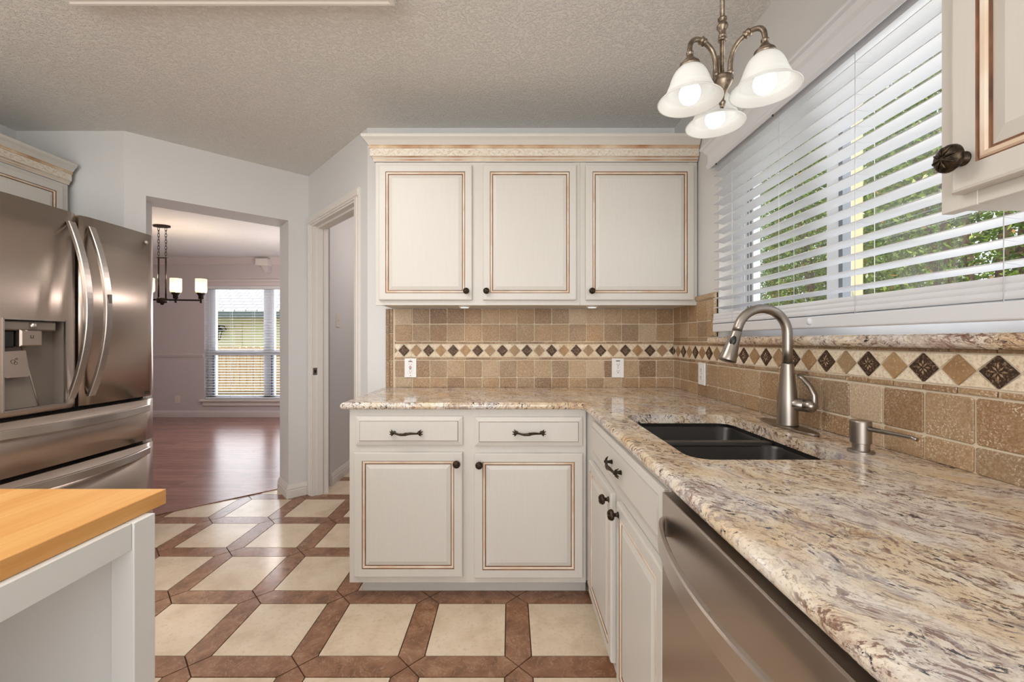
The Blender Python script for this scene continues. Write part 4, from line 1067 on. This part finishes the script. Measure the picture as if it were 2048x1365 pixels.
d1 = gentle(frF, YF0, YF1, 0.611, 0.849, -0.07, -0.004, 0.008, None, 'drawer', t_)
d2_ = gentle(frF, YF0, YF1, 0.062, 0.590, -0.07, -0.004, 0.008, None, 'drawer', t_)
def vhandle(u, parent):
    mb = MB(); z0, z1 = 0.915, 1.772; vs = []; n = 30
    for k in range(n + 1):
        s_ = k/n; z = z0 + (z1-z0)*s_; out = -0.002 + 0.088 * (1 - abs(2*s_-1)**2.0); hwid = 0.017
        tk = 0.016
        for a, b in ((-1, 0), (1, 0), (1, 0.8), (0.85, 1), (-0.85, 1), (-1, 0.8)):
            vs.append(frF(u + a*hwid, z, out + b*tk))
    fs = []
    for k in range(n):
        for i in range(6): fs.append((k*6+i, k*6+(i+1) % 6, (k+1)*6+(i+1) % 6, (k+1)*6+i))
    mb.add(vs, fs, 0, 0, False); mb.add(vs[:6], [tuple(range(6))]); mb.add(vs[-6:], [tuple(range(6))[::-1]])
    for zz in (z0 + 0.012, z1 - 0.012): mb.tube([frF(u, zz, -0.008), frF(u, zz, 0.012)], 0.009, 10)
    return mb.build('handle', ['stainless_handle'], parent)
h1 = vhandle(2.036, dl); h2 = vhandle(2.134, dr)
mb = MB(); mb.fbox(frF, 2.129, 2.146, 1.385, 1.43, 0.1015, 0.1025); mb.build('button', ['nickel_plain'], h2)
def hhandle(z, parent):
    mb = MB(); y0, y1 = YF0 + 0.045, YF1 - 0.045
    bow_bar(mb, lambda s: (tuple(frF(y0 + (y1-y0)*s, z, -0.001 + 0.072 * (1 - abs(2*s-1)**2.2))), (1,0,0)), 64, 0.040, 0.016)
    return mb.build('handle', ['stainless_handle'], parent)
hhandle(0.800, d1); hhandle(0.548, d2_)
# water dispenser niche
mb = MB(); a0, a1, b0_, b1_ = hole; dp_ = -0.060
def quad(pts, m=0): mb.add([frF(*p) for p in pts], [(0,1,2,3)], m)
w_f = -0.001
quad([(a0,b0_,w_f),(a0,b1_,w_f),(a0,b1_,dp_),(a0,b0_,dp_)]); quad([(a1,b0_,w_f),(a1,b1_,w_f),(a1,b1_,dp_),(a1,b0_,dp_)])
quad([(a0,b1_,w_f),(a1,b1_,w_f),(a1,b1_,dp_),(a0,b1_,dp_)]); quad([(a0,b0_,w_f),(a1,b0_,w_f),(a1,b0_,dp_),(a0,b0_,dp_)])
quad([(a0,b0_,dp_),(a1,b0_,dp_),(a1,b1_,dp_),(a0,b1_,dp_)])
# inner chute panel with a bright edge
mb.add([frF(a0+0.004,b0_+0.002,-0.02), frF(a0+0.150,b0_+0.002,-0.02), frF(a0+0.105,b0_+0.29,-0.05), frF(a0+0.004,b0_+0.29,-0.05), frF(a0+0.004,b0_+0.002,-0.060), frF(a0+0.150,b0_+0.002,-0.060), frF(a0+0.105,b0_+0.29,-0.060), frF(a0+0.004,b0_+0.29,-0.060)],
       [(0,1,2,3),(0,3,7,4),(1,5,6,2),(3,2,6,7),(0,4,5,1)], 0)
nb = mb.build('dispenser_niche', ['dispenser_grey'], dl)
mb = MB()
for (u0, u1, v0, v1) in ((a0-0.004,a0+0.002,b0_-0.004,b1_+0.004),(a1-0.002,a1+0.004,b0_-0.004,b1_+0.004),(a0,a1,b0_-0.004,b0_+0.002),(a0,a1,b1_-0.002,b1_+0.004)):
    mb.fbox(frF, u0, u1, v0, v1, -0.003, 0.0065)
mb.build('dispenser_frame', ['stainless_handle'], dl)
mb = MB(); mb.tube([frF(a0+0.152, b0_+0.004, -0.018), frF(a0+0.107, b0_+0.285, -0.048)], 0.003, 8); mb.build('chute_edge', ['stainless_handle'], nb) if False else mb.build('chute_edge', ['stainless_handle'], dl)
mb = MB(); mb.fbox(frF, a0+0.006, a1-0.03, b1_-0.048, b1_-0.006, -0.055, -0.006, 0, 0, 0.006); mb.build('nozzle_bridge', ['dispenser_grey'], dl)
mb = MB(); mb.lathe([(0.010,0),(0.012,0.002),(0.012,0.02),(0,0.02)], tuple(frF(a0+0.112, b1_-0.034, 0.0)), (0,0,1), 16); mb.build('water_nozzle', ['stainless_handle'], dl)
mb = MB(); mb.fbox(frF, a0+0.062, a0+0.150, b1_-0.118, b1_-0.044, -0.05, 0.004, 0, 0, 0.006)
mb.fbox(frF, a0+0.100, a0+0.112, b1_-0.082, b1_-0.080, 0.004, 0.0046, 1); mb.fbox(frF, a0+0.100, a0+0.102, b1_-0.082, b1_-0.068, 0.004, 0.0046, 1); mb.fbox(frF, a0+0.110, a0+0.112, b1_-0.082, b1_-0.068, 0.004, 0.0046, 1)
mb.build('water_paddle', ['stainless', 'dark_gap'], dl)
mb = MB(); mb.fbox(frF, a0+0.004, a0+0.058, b1_-0.122, b1_-0.050, -0.055, -0.018, 0, 0, 0.004); mb.build('ice_chute', ['black_plastic'], dl)
mb = MB()
pp = [(a0+0.004, b1_-0.140), (a0+0.090, b1_-0.136), (a0+0.100, b1_-0.245), (a0+0.094, b1_-0.252), (a0+0.012, b1_-0.252), (a0+0.006, b1_-0.245)]
n = 6; mb.add([frF(a, b, -0.006 + (b1_-0.136-b)*0.06) for a, b in pp] + [frF(a, b, -0.012 + (b1_-0.136-b)*0.06) for a, b in pp], [tuple(range(n)), tuple(range(n, 2*n))[::-1]] + [(i, i+n, (i+1) % n + n, (i+1) % n) for i in range(n)], 0)
for (cu, cv, cr) in ((a0+0.040, b1_-0.183, 0.008), (a0+0.050, b1_-0.190, 0.006), (a0+0.053, b1_-0.172, 0.004)):
    mb.tube([frF(cu + cr*math.cos(a), cv + cr*math.sin(a), -0.0055 + (b1_-0.136-cv)*0.06) for a in [2*math.pi*k/14 for k in range(14)]], 0.0006, 5, 1, closed=True)
mb.build('ice_paddle', ['stainless', 'dark_gap'], dl)
# round badge and small badge
def on(px, py): y = XFR * F / (px - PX); return y, H - (py - PY) * y / F
yb, zb_ = on(292, 484.5)
mb = MB(); mb.lathe([(0.013,0),(0.013,0.002),(0.011,0.0026),(0,0.0026)], tuple(frF(yb, zb_, 0.0005)), (1,0,0), 24); bd = mb.build('round_badge', ['nickel_plain'], dr)
cu = bpy.data.curves.new('badge_text', 'FONT'); cu.body = 'LG'; cu.size = 0.013; cu.align_x = 'CENTER'; cu.align_y = 'CENTER'; cu.extrude = 0.0002
tmp = bpy.data.objects.new('tmp', cu); C.objects.link(tmp); bpy.context.view_layer.update()
me = bpy.data.meshes.new_from_object(tmp.evaluated_get(bpy.context.evaluated_depsgraph_get())); bpy.data.objects.remove(tmp)
me.materials.clear(); me.materials.append(M['plastic_white'])
bt = bpy.data.objects.new('badge_letters', me); C.objects.link(bt); bt.parent = t_.o if False else dr
bt.location = Vector(frF(yb, zb_, 0.0035)) - Vector(t_.o.location); bt.rotation_euler = (R(90), 0, R(90))
yb, zb_ = on(296, 786)
mb = MB(); mb.fbox(frF, yb-0.042, yb+0.012, zb_-0.006, zb_+0.006, -0.004, -0.0005, 0)
for k in range(7): mb.fbox(frF, yb-0.030+k*0.0055, yb-0.0275+k*0.0055, zb_-0.0028, zb_+0.0028, -0.001, -0.0001, 1)
mb.build('name_badge', ['black_plastic', 'nickel_plain'], dr)

# cabinet over the refrigerator
XO = -2.672
frO = frame((XO, 0, 0), (0,1,0), (1,0,0))
t_ = Thing('wall_cabinet', 'cream glazed cabinet above the stainless refrigerator', 'cabinet', (-2.85, 2.0, 1.86))
mb = MB(); mb.box(XL + 0.0005, XO - 0.019, 1.30, YA - 0.030, 1.86, 2.1345); mb.build('body', ['cabinet_paint'], t_)
mb = MB(); mb.box(XO - 0.019, XO, YA - 0.08, YA - 0.030, 1.86, 2.1345); mb.box(XO - 0.019, XO - 0.0005, 1.30, YA - 0.031, 2.10, 2.1345); mb.box(XO - 0.019, XO - 0.0005, 1.30, YA - 0.031, 1.86, 1.90); mb.box(XO-0.019, XO, 1.9, 1.95, 1.86, 2.1345)
mb.build('face_frame', ['cabinet_paint'], t_, 0.001, 1)
raised_door(frO, 1.96, 2.495, 1.88, 2.11, t_, stile=0.038); raised_door(frO, 1.32, 1.89, 1.88, 2.11, t_, stile=0.038)
crown('crown_molding', 'cream crown moulding with carved frieze on the cabinet above the refrigerator',
      [((XL + 0.001, YA - 0.028), (0,0,0)), ((XO, YA - 0.028), (1,0,0)), ((XO, 1.30), (1,0,0))],
      ((XO, 1.30, 0), (XO, YA - 0.03, 0), (1,0,0)), (XL + 0.002, XO - 0.001, 1.30, YA - 0.029))

# ------------------------------------------------------------------ island
IX = -0.655; IY = 0.8005; IYN = -0.35; IXL = -1.45
t_ = Thing('kitchen_island', 'white kitchen island with a butcher block top in the near left', 'island', (-1.05, 0.22, 0))
mb = MB(); mb.box(IXL, IX, IYN, IY, 0.886, 0.914); mb.build('tabletop', ['butcher_block'], t_, 0.0015)
LW = 0.043; LX = -0.640
for (x0, x1, y0, y1) in ((LX-0.040, LX, 0.758-LW, 0.758), (LX-0.040, LX, IYN+0.03, IYN+0.03+LW), (IXL+0.015, IXL+0.055, 0.758-LW, 0.758), (IXL+0.015, IXL+0.055, IYN+0.03, IYN+0.03+LW)):
    mb = MB(); mb.box(x0, x1, y0, y1, 0, 0.8855); mb.build('leg', ['island_paint'], t_, 0.0015)
mb = MB(); mb.box(LX-0.022, LX-0.003, IYN+0.03+LW, 0.758-LW-0.001, 0.840, 0.8855); mb.build('apron', ['island_paint'], t_, 0.001)
mb = MB(); mb.box(IXL+0.055, LX-0.040, 0.735, 0.750, 0.10, 0.8855); mb.build('end_panel', ['island_paint'], t_)
mb = MB(); mb.box(IXL+0.055, LX-0.040, IYN+0.038, IYN+0.053, 0.10, 0.8855); mb.build('end_panel', ['island_paint'], t_)
mb = MB(); mb.box(IXL+0.02, IXL+0.035, IYN+0.07, 0.71, 0.10, 0.8855); mb.build('back_panel', ['island_paint'], t_)
mb = MB(); mb.box(IXL+0.035, LX-0.005, IYN+0.075, 0.712, 0.20, 0.22); mb.build('shelf', ['island_paint'], t_)

# ------------------------------------------------------------------ ceiling light box
t_ = Thing('ceiling_light', 'square fluorescent ceiling light with a cream wooden frame', 'ceiling light', (-1.02, 0.93, 2.43))
X0, X1, Y1b, Y0b = -1.622, -0.423, 1.548, 0.32
mb = MB(); pf = [(0,0.0),(0,0.048),(0.10,0.048),(0.10,0.008),(0.088,0.0),(0.07,0.0),(0.066,0.006),(0.045,0.006),(0.041,0.0),(0.02,0.0),(0.014,-0.004),(0.006,-0.004)]
mb.extrude_profile(pf, [((X0,Y0b,2.43),(1,1,0)), ((X0,Y1b,2.43),(1,-1,0)), ((X1,Y1b,2.43),(-1,-1,0)), ((X1,Y0b,2.43),(-1,1,0)), ((X0,Y0b,2.43),(1,1,0))])
mb.build('frame', ['trim_paint'], t_)
mb = MB(); mb.box(X0+0.095, X1-0.095, Y0b+0.095, Y1b-0.095, 2.446, 2.45); mb.build('diffuser', ['diffuser_glow'], t_)

# ------------------------------------------------------------------ pendant over the sink
HX, HY = 0.548, 1.084
t_ = Thing('pendant_light', 'antique brass three arm pendant with frosted bell shades near the window', 'chandelier', (HX, HY, ZC))
mb = MB(); mb.lathe([(0,0),(0.06,0),(0.06,-0.01),(0.045,-0.025),(0.012,-0.035),(0,-0.035)], (HX, HY, ZC-0.0003), (0,0,1), 24); mb.build('canopy', ['antique_brass'], t_)
mb = MB(); mb.tube([(HX,HY,ZC-0.033),(HX,HY,1.86)], 0.0058, 14)
mb.lathe([(0.0058,0.032),(0.011,0.030),(0.011,0.026),(0.007,0.023),(0.0095,0.018),(0.0135,0.012),(0.0135,0.006),(0.009,0.0),(0.0075,-0.010),(0.0095,-0.013),(0.0095,-0.018),(0.0075,-0.02),(0.0105,-0.023),(0.0105,-0.028),(0.0058,-0.030)], (HX, HY, 1.998), (0,0,1), 20)
mb.build('rod', ['antique_brass'], t_)
mb = MB(); mb.lathe([(0,0.012),(0.014,0.011),(0.024,0.009),(0.0265,0.004),(0.0245,0.001),(0.026,-0.002),(0.0245,-0.009),(0.019,-0.018),(0.013,-0.027),(0.008,-0.036),(0.005,-0.044),(0.0045,-0.050),(0.008,-0.053),(0.0085,-0.058),(0.005,-0.062),(0.0065,-0.065),(0.004,-0.069),(0,-0.070)], (HX, HY, 1.866), (0,0,1), 24)
mb.build('hub', ['antique_brass'], t_)
for ang in (194, 74, -46):
    ca, sa = math.cos(R(ang)), math.sin(R(ang)); r1 = 0.097
    P_ = lambda r, z: (HX + ca*r, HY + sa*r, z)
    def bez(t): # vertical rise from the hub then arch over
        pts = [(0.019,1.870),(0.019,1.895),(0.022,1.918),(0.031,1.939),(0.047,1.953),(0.066,1.9605),(0.083,1.9585),(0.0935,1.948),(0.097,1.933),(0.097,1.921)]
        return pts
    base_pts = bez(0); sm_ = []
    for i in range(len(base_pts)-1):                       # Catmull-Rom
        p0 = base_pts[max(i-1,0)]; p1_ = base_pts[i]; p2_ = base_pts[i+1]; p3 = base_pts[min(i+2, len(base_pts)-1)]
        for q_ in range(5):
            s_ = q_/5
            f = lambda a,b,c,d: 0.5*((2*b)+(-a+c)*s_+(2*a-5*b+4*c-d)*s_*s_+(-a+3*b-3*c+d)*s_**3)
            sm_.append((f(p0[0],p1_[0],p2_[0],p3[0]), f(p0[1],p1_[1],p2_[1],p3[1])))
    sm_.append(base_pts[-1])
    mb = MB(); mb.tube([P_(r, z) for r, z in sm_], 0.0062, 12)
    mb.ball(P_(0.019, 1.880), 0.008, 12); 
    mb.lathe([(0.0062,-0.010),(0.0095,-0.008),(0.0095,-0.004),(0.0078,-0.002),(0.0098,0.001),(0.0098,0.005),(0.0062,0.008)], P_(0.060, 1.9588), (ca*0.93, sa*0.93, 0.36), 16)
    arm = mb.build('arm', ['antique_brass'], t_)
    mb = MB(); c0 = P_(r1, 0)
    mb.lathe([(0.0062,0.042),(0.009,0.040),(0.009,0.036),(0.007,0.034),(0.009,0.028),(0.014,0.021),(0.021,0.014),(0.0235,0.011),(0.022,0.009),(0.0245,0.007),(0.025,0.004),(0.0225,0.002),(0.0255,-0.001),(0.026,-0.004),(0.023,-0.008)], (c0[0], c0[1], 1.884), (0,0,1), 24)
    mb.build('socket_cap', ['antique_brass'], arm)
    mb = MB()
    outp = [(0.022,0.085),(0.028,0.082),(0.035,0.075),(0.041,0.065),(0.0455,0.054),(0.049,0.043),(0.0525,0.034),(0.055,0.029),(0.0545,0.0265),(0.058,0.022),(0.0565,0.020),(0.063,0.013),(0.070,0.006),(0.0755,0.002),(0.0775,0.0)]
    prof = outp + [(0.0768,-0.002)] + [(r-0.0028, z-0.0012) for r, z in reversed(outp)]
    mb.lathe(prof, (c0[0], c0[1], 1.801), (0,0,1), 40, closed=True); mb.build('lamp_shade', ['frosted_glass'], arm)
    mb = MB(); mb.lathe([(0,-0.026),(0.009,-0.0245),(0.017,-0.020),(0.023,-0.012),(0.026,0.0),(0.0245,0.009),(0.020,0.019),(0.014,0.031),(0.012,0.040),(0.012,0.055)], (c0[0], c0[1], 1.819), (0,0,1), 24); mb.build('bulb', ['bulb_glow'], arm)
    lamp('pendant_bulb_light', 'POINT', (c0[0], c0[1], 1.780), 0.09, (1, 0.96, 0.9), 0.02)

# ------------------------------------------------------------------ dining chandelier
YC = 4.678; XC = (324.5 - PX) * YC / F
cx_ = lambda px: (px - PX) * YC / F
cz_ = lambda py: H - (py - PY) * YC / F
dirn = V(0.985, 0.17, 0).normalized()
t_ = Thing('linear_chandelier', 'dark bronze linear chandelier with glowing cylinder shades in the dining room', 'chandelier', (XC, YC, ZC))
mb = MB(); n = 32; pts = [(XC - 0.005 + 0.085*math.cos(a)*dirn.x - 0.05*math.sin(a)*dirn.y, YC + 0.085*math.cos(a)*dirn.y + 0.05*math.sin(a)*dirn.x) for a in [2*math.pi*k/n for k in range(n)]]
mb.prism(pts, ZC - 0.02, ZC - 0.0003); mb.build('canopy', ['dark_bronze'], t_, 0.004)
off_ = 0.036
ztop = cz_(516); zbot = cz_(600)
for sgn in (-1, 1):
    c0 = V(XC, YC, 0) + dirn*off_*sgn
    mb = MB(); z = ZC - 0.022; k = 0; Lk = 0.040
    while z - Lk > ztop - 0.005:
        pts = []
        for i in range(14):
            a = 2*math.pi*i/14; u_ = 0.0095*math.cos(a); v_ = (Lk/2+0.003)*math.sin(a)
            dd = dirn if k % 2 == 0 else V(-dirn.y, dirn.x, 0)
            pts.append(tuple(c0 + dd*u_ + V(0,0,z - Lk/2 + v_)))
        mb.tube(pts, 0.0026, 6, closed=True); z -= Lk * 0.86; k += 1
    mb.tube([tuple(c0 + V(0,0,z)), tuple(c0 + V(0,0,ztop))], 0.003, 6)
    mb.build('chain', ['dark_bronze'], t_)
    mb = MB(); mb.tube([tuple(c0 + V(0,0,ztop + 0.005)), tuple(c0 + V(0,0,zbot))], 0.008, 10); mb.build('rod', ['dark_bronze'], t_)
mb = MB(); a = V(XC,YC,ztop) - dirn*0.055; b = V(XC,YC,ztop) + dirn*0.055; mb.tube([tuple(a), tuple(b)], 0.006, 8); mb.build('spreader_bar', ['dark_bronze'], t_)
mb = MB(); a = V(XC,YC,zbot) - dirn*0.40; b = V(XC,YC,zbot) + dirn*0.40; mb.tube([tuple(a), tuple(b)], 0.010, 10)
mb.build('cross_bar', ['dark_bronze'], t_)
mb = MB(); mb.lathe([(0,-0.06),(0.014,-0.055),(0.02,-0.04),(0.05,-0.035),(0.052,0.0),(0.045,0.02),(0,0.02)], (XC, YC, zbot), (0,0,1), 20); mb.build('center_hub', ['dark_bronze'], t_)
for du in (-0.39, -0.135, 0.135, 0.39):
    c0 = V(XC, YC, zbot) + dirn*du; zsh = cz_(580)
    mb = MB(); mb.lathe([(0.009,-0.032),(0.012,-0.030),(0.012,0.0),(0.010,0.012),(0.026,0.014),(0.026,0.05),(0.03,0.054),(0.044,0.078),(0.046,0.084),(0,0.084)], tuple(c0), (0,0,1), 20); hd_ = mb.build('lamp_holder', ['dark_bronze'], t_)
    mb = MB(); r_ = 0.055; hh = 0.155; prof = [(0.046,0.0),(r_-0.004,0.006),(r_,0.02),(r_,hh),(r_-0.003,hh),(r_-0.003,0.022),(r_-0.008,0.01),(0.042,0.004)]
    mb.lathe(prof, (c0.x, c0.y, zbot+0.085), (0,0,1), 28, closed=True); mb.build('lamp_shade', ['dining_shade_glass'], hd_)
    mb = MB(); mb.lathe([(0.012,0),(0.014,0.03),(0.026,0.06),(0.028,0.08),(0.02,0.1),(0,0.108)], (c0.x, c0.y, zbot+0.086), (0,0,1), 16); mb.build('bulb', ['dining_bulb'], hd_)
    lamp('chandelier_light', 'POINT', (c0.x, c0.y, zbot+0.27), 3.0, (1, 0.80, 0.60), 0.04)

# small white box on the dining wall
t_ = Thing('wall_speaker', 'small white angled box mounted high on the dining room wall', 'wall box', (fx(520), YD - 0.1, fz(535)))
mb = MB(); x0, x1 = fx(510, YD-0.14), fx(534, YD-0.14); zt_, zb2 = fz(517, YD-0.14), fz(531, YD-0.14)
mb.box(x0, x1, YD-0.14, YD-0.001, zb2, zt_); mb.build('housing', ['trim_paint'], t_, 0.004)
mb = MB(); xm = x1 - 0.02; mb.prism([(xm - 0.10, zb2), (xm, zb2), (xm, zb2-0.09), (xm-0.02, zb2-0.10)], -YD+0.001, -YD+0.10, 0, 0, lambda a,b,c: V(a, -c, b)); mb.build('bracket', ['trim_paint_dining'], t_)

# ------------------------------------------------------------------ outside the kitchen window
def shrub(name, label, cx, cy, rx, ry, h, n, seed, group=None, trunk=True, size=(0.026, 0.052), dead=0.03):
    rng = np.random.default_rng(seed)
    # leaves over a lumpy ellipsoid shell filled inward
    th = rng.uniform(0, 2*np.pi, n); ph = np.arccos(rng.uniform(-1, 1, n)); rad = 1 - np.abs(rng.normal(0, 0.16, n))
    lump = 1 + 0.16*np.sin(5*th + seed) * np.sin(4*ph) + 0.08*np.sin(11*th)*np.sin(9*ph)
    x = cx + rx*rad*lump*np.sin(ph)*np.cos(th); y = cy + ry*rad*lump*np.sin(ph)*np.sin(th); z = h/2 + h/2*rad*lump*np.cos(ph)
    P0 = np.stack([x, y, z], 1); d = rng.normal(size=(n,3)); d /= np.linalg.norm(d, axis=1)[:,None]
    e = rng.normal(size=(n,3)); e -= (e*d).sum(1)[:,None]*d; e /= np.linalg.norm(e, axis=1)[:,None]
    L = rng.uniform(size[0], size[1], n)[:,None]; W = L*0.42
    vs = np.concatenate([P0 - d*L/2, P0 + e*W/2, P0 + d*L/2, P0 - e*W/2], 1).reshape(-1, 3)
    vs[:, 2] = np.maximum(vs[:, 2], -0.24)
    o_ = Thing(name, label, 'shrub', (cx, cy, -0.25), group)
    me = bpy.data.meshes.new('foliage'); offv = np.array([cx, cy, -0.25])
    me.from_pydata((vs - offv).tolist(), [], [(4*i, 4*i+1, 4*i+2, 4*i+3) for i in range(n)])
    tn = np.clip(rng.beta(2, 3.2, n), 0, 0.9); tn[rng.random(n) < dead] = 1.0
    at = me.attributes.new('tone', 'FLOAT', 'FACE'); at.data.foreach_set('value', tn.astype(np.float32))
    me.materials.append(M['leaf_green']); fo = bpy.data.objects.new('foliage', me); C.objects.link(fo); fo.parent = o_.o
    mb = MB()
    for k in range(6):
        a = k*1.05; ex_, ey_ = cx + 0.55*rx*math.cos(a), cy + 0.55*ry*math.sin(a)
        mb.tube([(cx + 0.05*math.cos(a), cy + 0.05*math.sin(a), -0.25), ((cx+ex_)/2, (cy+ey_)/2, h*0.35), (ex_, ey_, h*0.75)], [0.05, 0.035, 0.012], 7)
    mb.build('stem', ['bark'], o_)
shrub('leafy_shrub', 'dense green shrub seen through the far half of the kitchen window', 3.75, 4.85, 0.8, 0.82, 4.3, 48000, 3)
shrub('leafy_shrub', 'dense green shrub right of the cream post outside the kitchen window', 3.5, 3.1, 0.8, 0.80, 4.2, 48000, 4)
shrub('leafy_shrub', 'green shrub outside at the far left end of the kitchen window', 4.2, 6.65, 0.8, 0.84, 4.4, 34000, 5)
shrub('leafy_shrub', 'tall bright green shrub standing behind the others, farther from the camera', 6.6, 8.3, 1.2, 1.65, 6.4, 22000, 6, size=(0.07, 0.12))
shrub('leafy_shrub', 'tall bright green shrub standing behind the others, nearer the camera', 6.3, 4.7, 1.2, 1.65, 6.2, 22000, 8, size=(0.07, 0.12))
# cream post outside
PYY = 2.35
x_at = lambda px, y: (px - PX) * y / F
mb = MB(); mb.box(x_at(1699, PYY), x_at(1727, PYY), PYY, PYY + 0.09, -0.25, 2.75)
po = mb.build('porch_post', ['siding_cream'], None, 0.004); tag(po, 'pale cream post standing outside the kitchen window', 'post')

# ------------------------------------------------------------------ outside the dining window
YFn = 9.0
t_ = Thing('wooden_fence', 'tan wooden picket fence outside the dining room window', 'fence', (-6.0, YFn, -0.25))
ztopF = H - (694 - PY) * YFn / F
x = -9.0; k = 0
while x < -3.0:
    wd = 0.138; mb = MB(); zt_ = ztopF + random.uniform(-0.012, 0.012)
    mb.prism([(x, -0.25), (x+wd, -0.25), (x+wd, zt_-0.03), (x+wd-0.03, zt_), (x+0.03, zt_), (x, zt_-0.03)], -YFn-0.02, -YFn, 0, 0, lambda a,b,c: V(a, -c, b))
    mb.build('picket', ['fence_wood'], t_); x += wd + 0.008; k += 1
mb = MB()
for z in (0.1, 0.92): mb.box(-9.0, -3.0, YFn - 0.04, YFn - 0.0005, z, z + 0.09)
mb.build('rail', ['fence_wood'], t_)
YH = 12.5
t_ = Thing('neighbour_house', 'pale green sided house with a grey shingle roof beyond the fence', 'house', (-7.5, YH + 2, -0.25))
zw = H - (628 - PY) * YH / F
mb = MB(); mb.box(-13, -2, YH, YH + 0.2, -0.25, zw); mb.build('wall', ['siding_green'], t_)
mb = MB(); mb.box(-13.2, -1.8, YH - 0.55, YH - 0.5, H - (636-PY)*(YH-0.5)/F, H - (624-PY)*(YH-0.5)/F); mb.build('fascia', ['fascia_dark'], t_)
mb = MB(); zf = H - (624-PY)*(YH-0.5)/F; mb.add([(-13.2,YH-0.55,zf),(-1.8,YH-0.55,zf),(-1.8,YH+5,zf+3.4),(-13.2,YH+5,zf+3.4),(-13.2,YH-0.55,zf+0.05),(-1.8,YH-0.55,zf+0.05),(-1.8,YH+5,zf+3.45),(-13.2,YH+5,zf+3.45)],
       [(0,3,2,1),(4,5,6,7),(0,1,5,4),(1,2,6,5),(2,3,7,6),(3,0,4,7)]); mb.build('roof', ['shingles'], t_)
xh = lambda px: (px - PX) * YH / F
zh = lambda py: H - (py - PY) * YH / F
mb = MB()
for a, b, c_, d2 in ((xh(472), xh(485), zh(692), zh(647)),): mb.box(a, b, YH-0.03, YH-0.001, c_, d2)
mb.box(xh(438), xh(470), YH-0.02, YH-0.001, zh(658), zh(650))
mb.build('shutter', ['siding_cream'], t_)
xl, zl = xh(445), zh(668)
t_ = Thing('wall_lantern', 'black wall lantern on the neighbouring house seen through the dining window', 'lantern', (xl, YH - 0.15, zl))
mb = MB(); mb.lathe([(0.05,-0.22),(0.10,0.0),(0.10,0.02),(0.05,0.02)], (xl, YH-0.2, zl+0.05), (0,0,1), 6, smooth=False); mb.build('lamp_glass', ['window_glass'], t_)
mb = MB(); mb.lathe([(0.17,0.0),(0.15,0.03),(0.06,0.13),(0.02,0.2),(0,0.22)], (xl, YH-0.2, zl+0.07), (0,0,1), 12); mb.lathe([(0,-0.03),(0.05,-0.02),(0.06,0)], (xl, YH-0.2, zl-0.17), (0,0,1), 8)
for k in range(4):
    a = R(45+90*k); mb.tube([(xl+0.05*math.cos(a), YH-0.2+0.05*math.sin(a), zl-0.17), (xl+0.1*math.cos(a), YH-0.2+0.1*math.sin(a), zl+0.07)], 0.012, 6)
mb.tube([(xl, YH-0.2, zl+0.25), (xl+0.12, YH-0.1, zl+0.22), (xl+0.12, YH-0.001, zl+0.1)], 0.012, 8)
mb.build('lantern_frame', ['black_plastic'], t_)
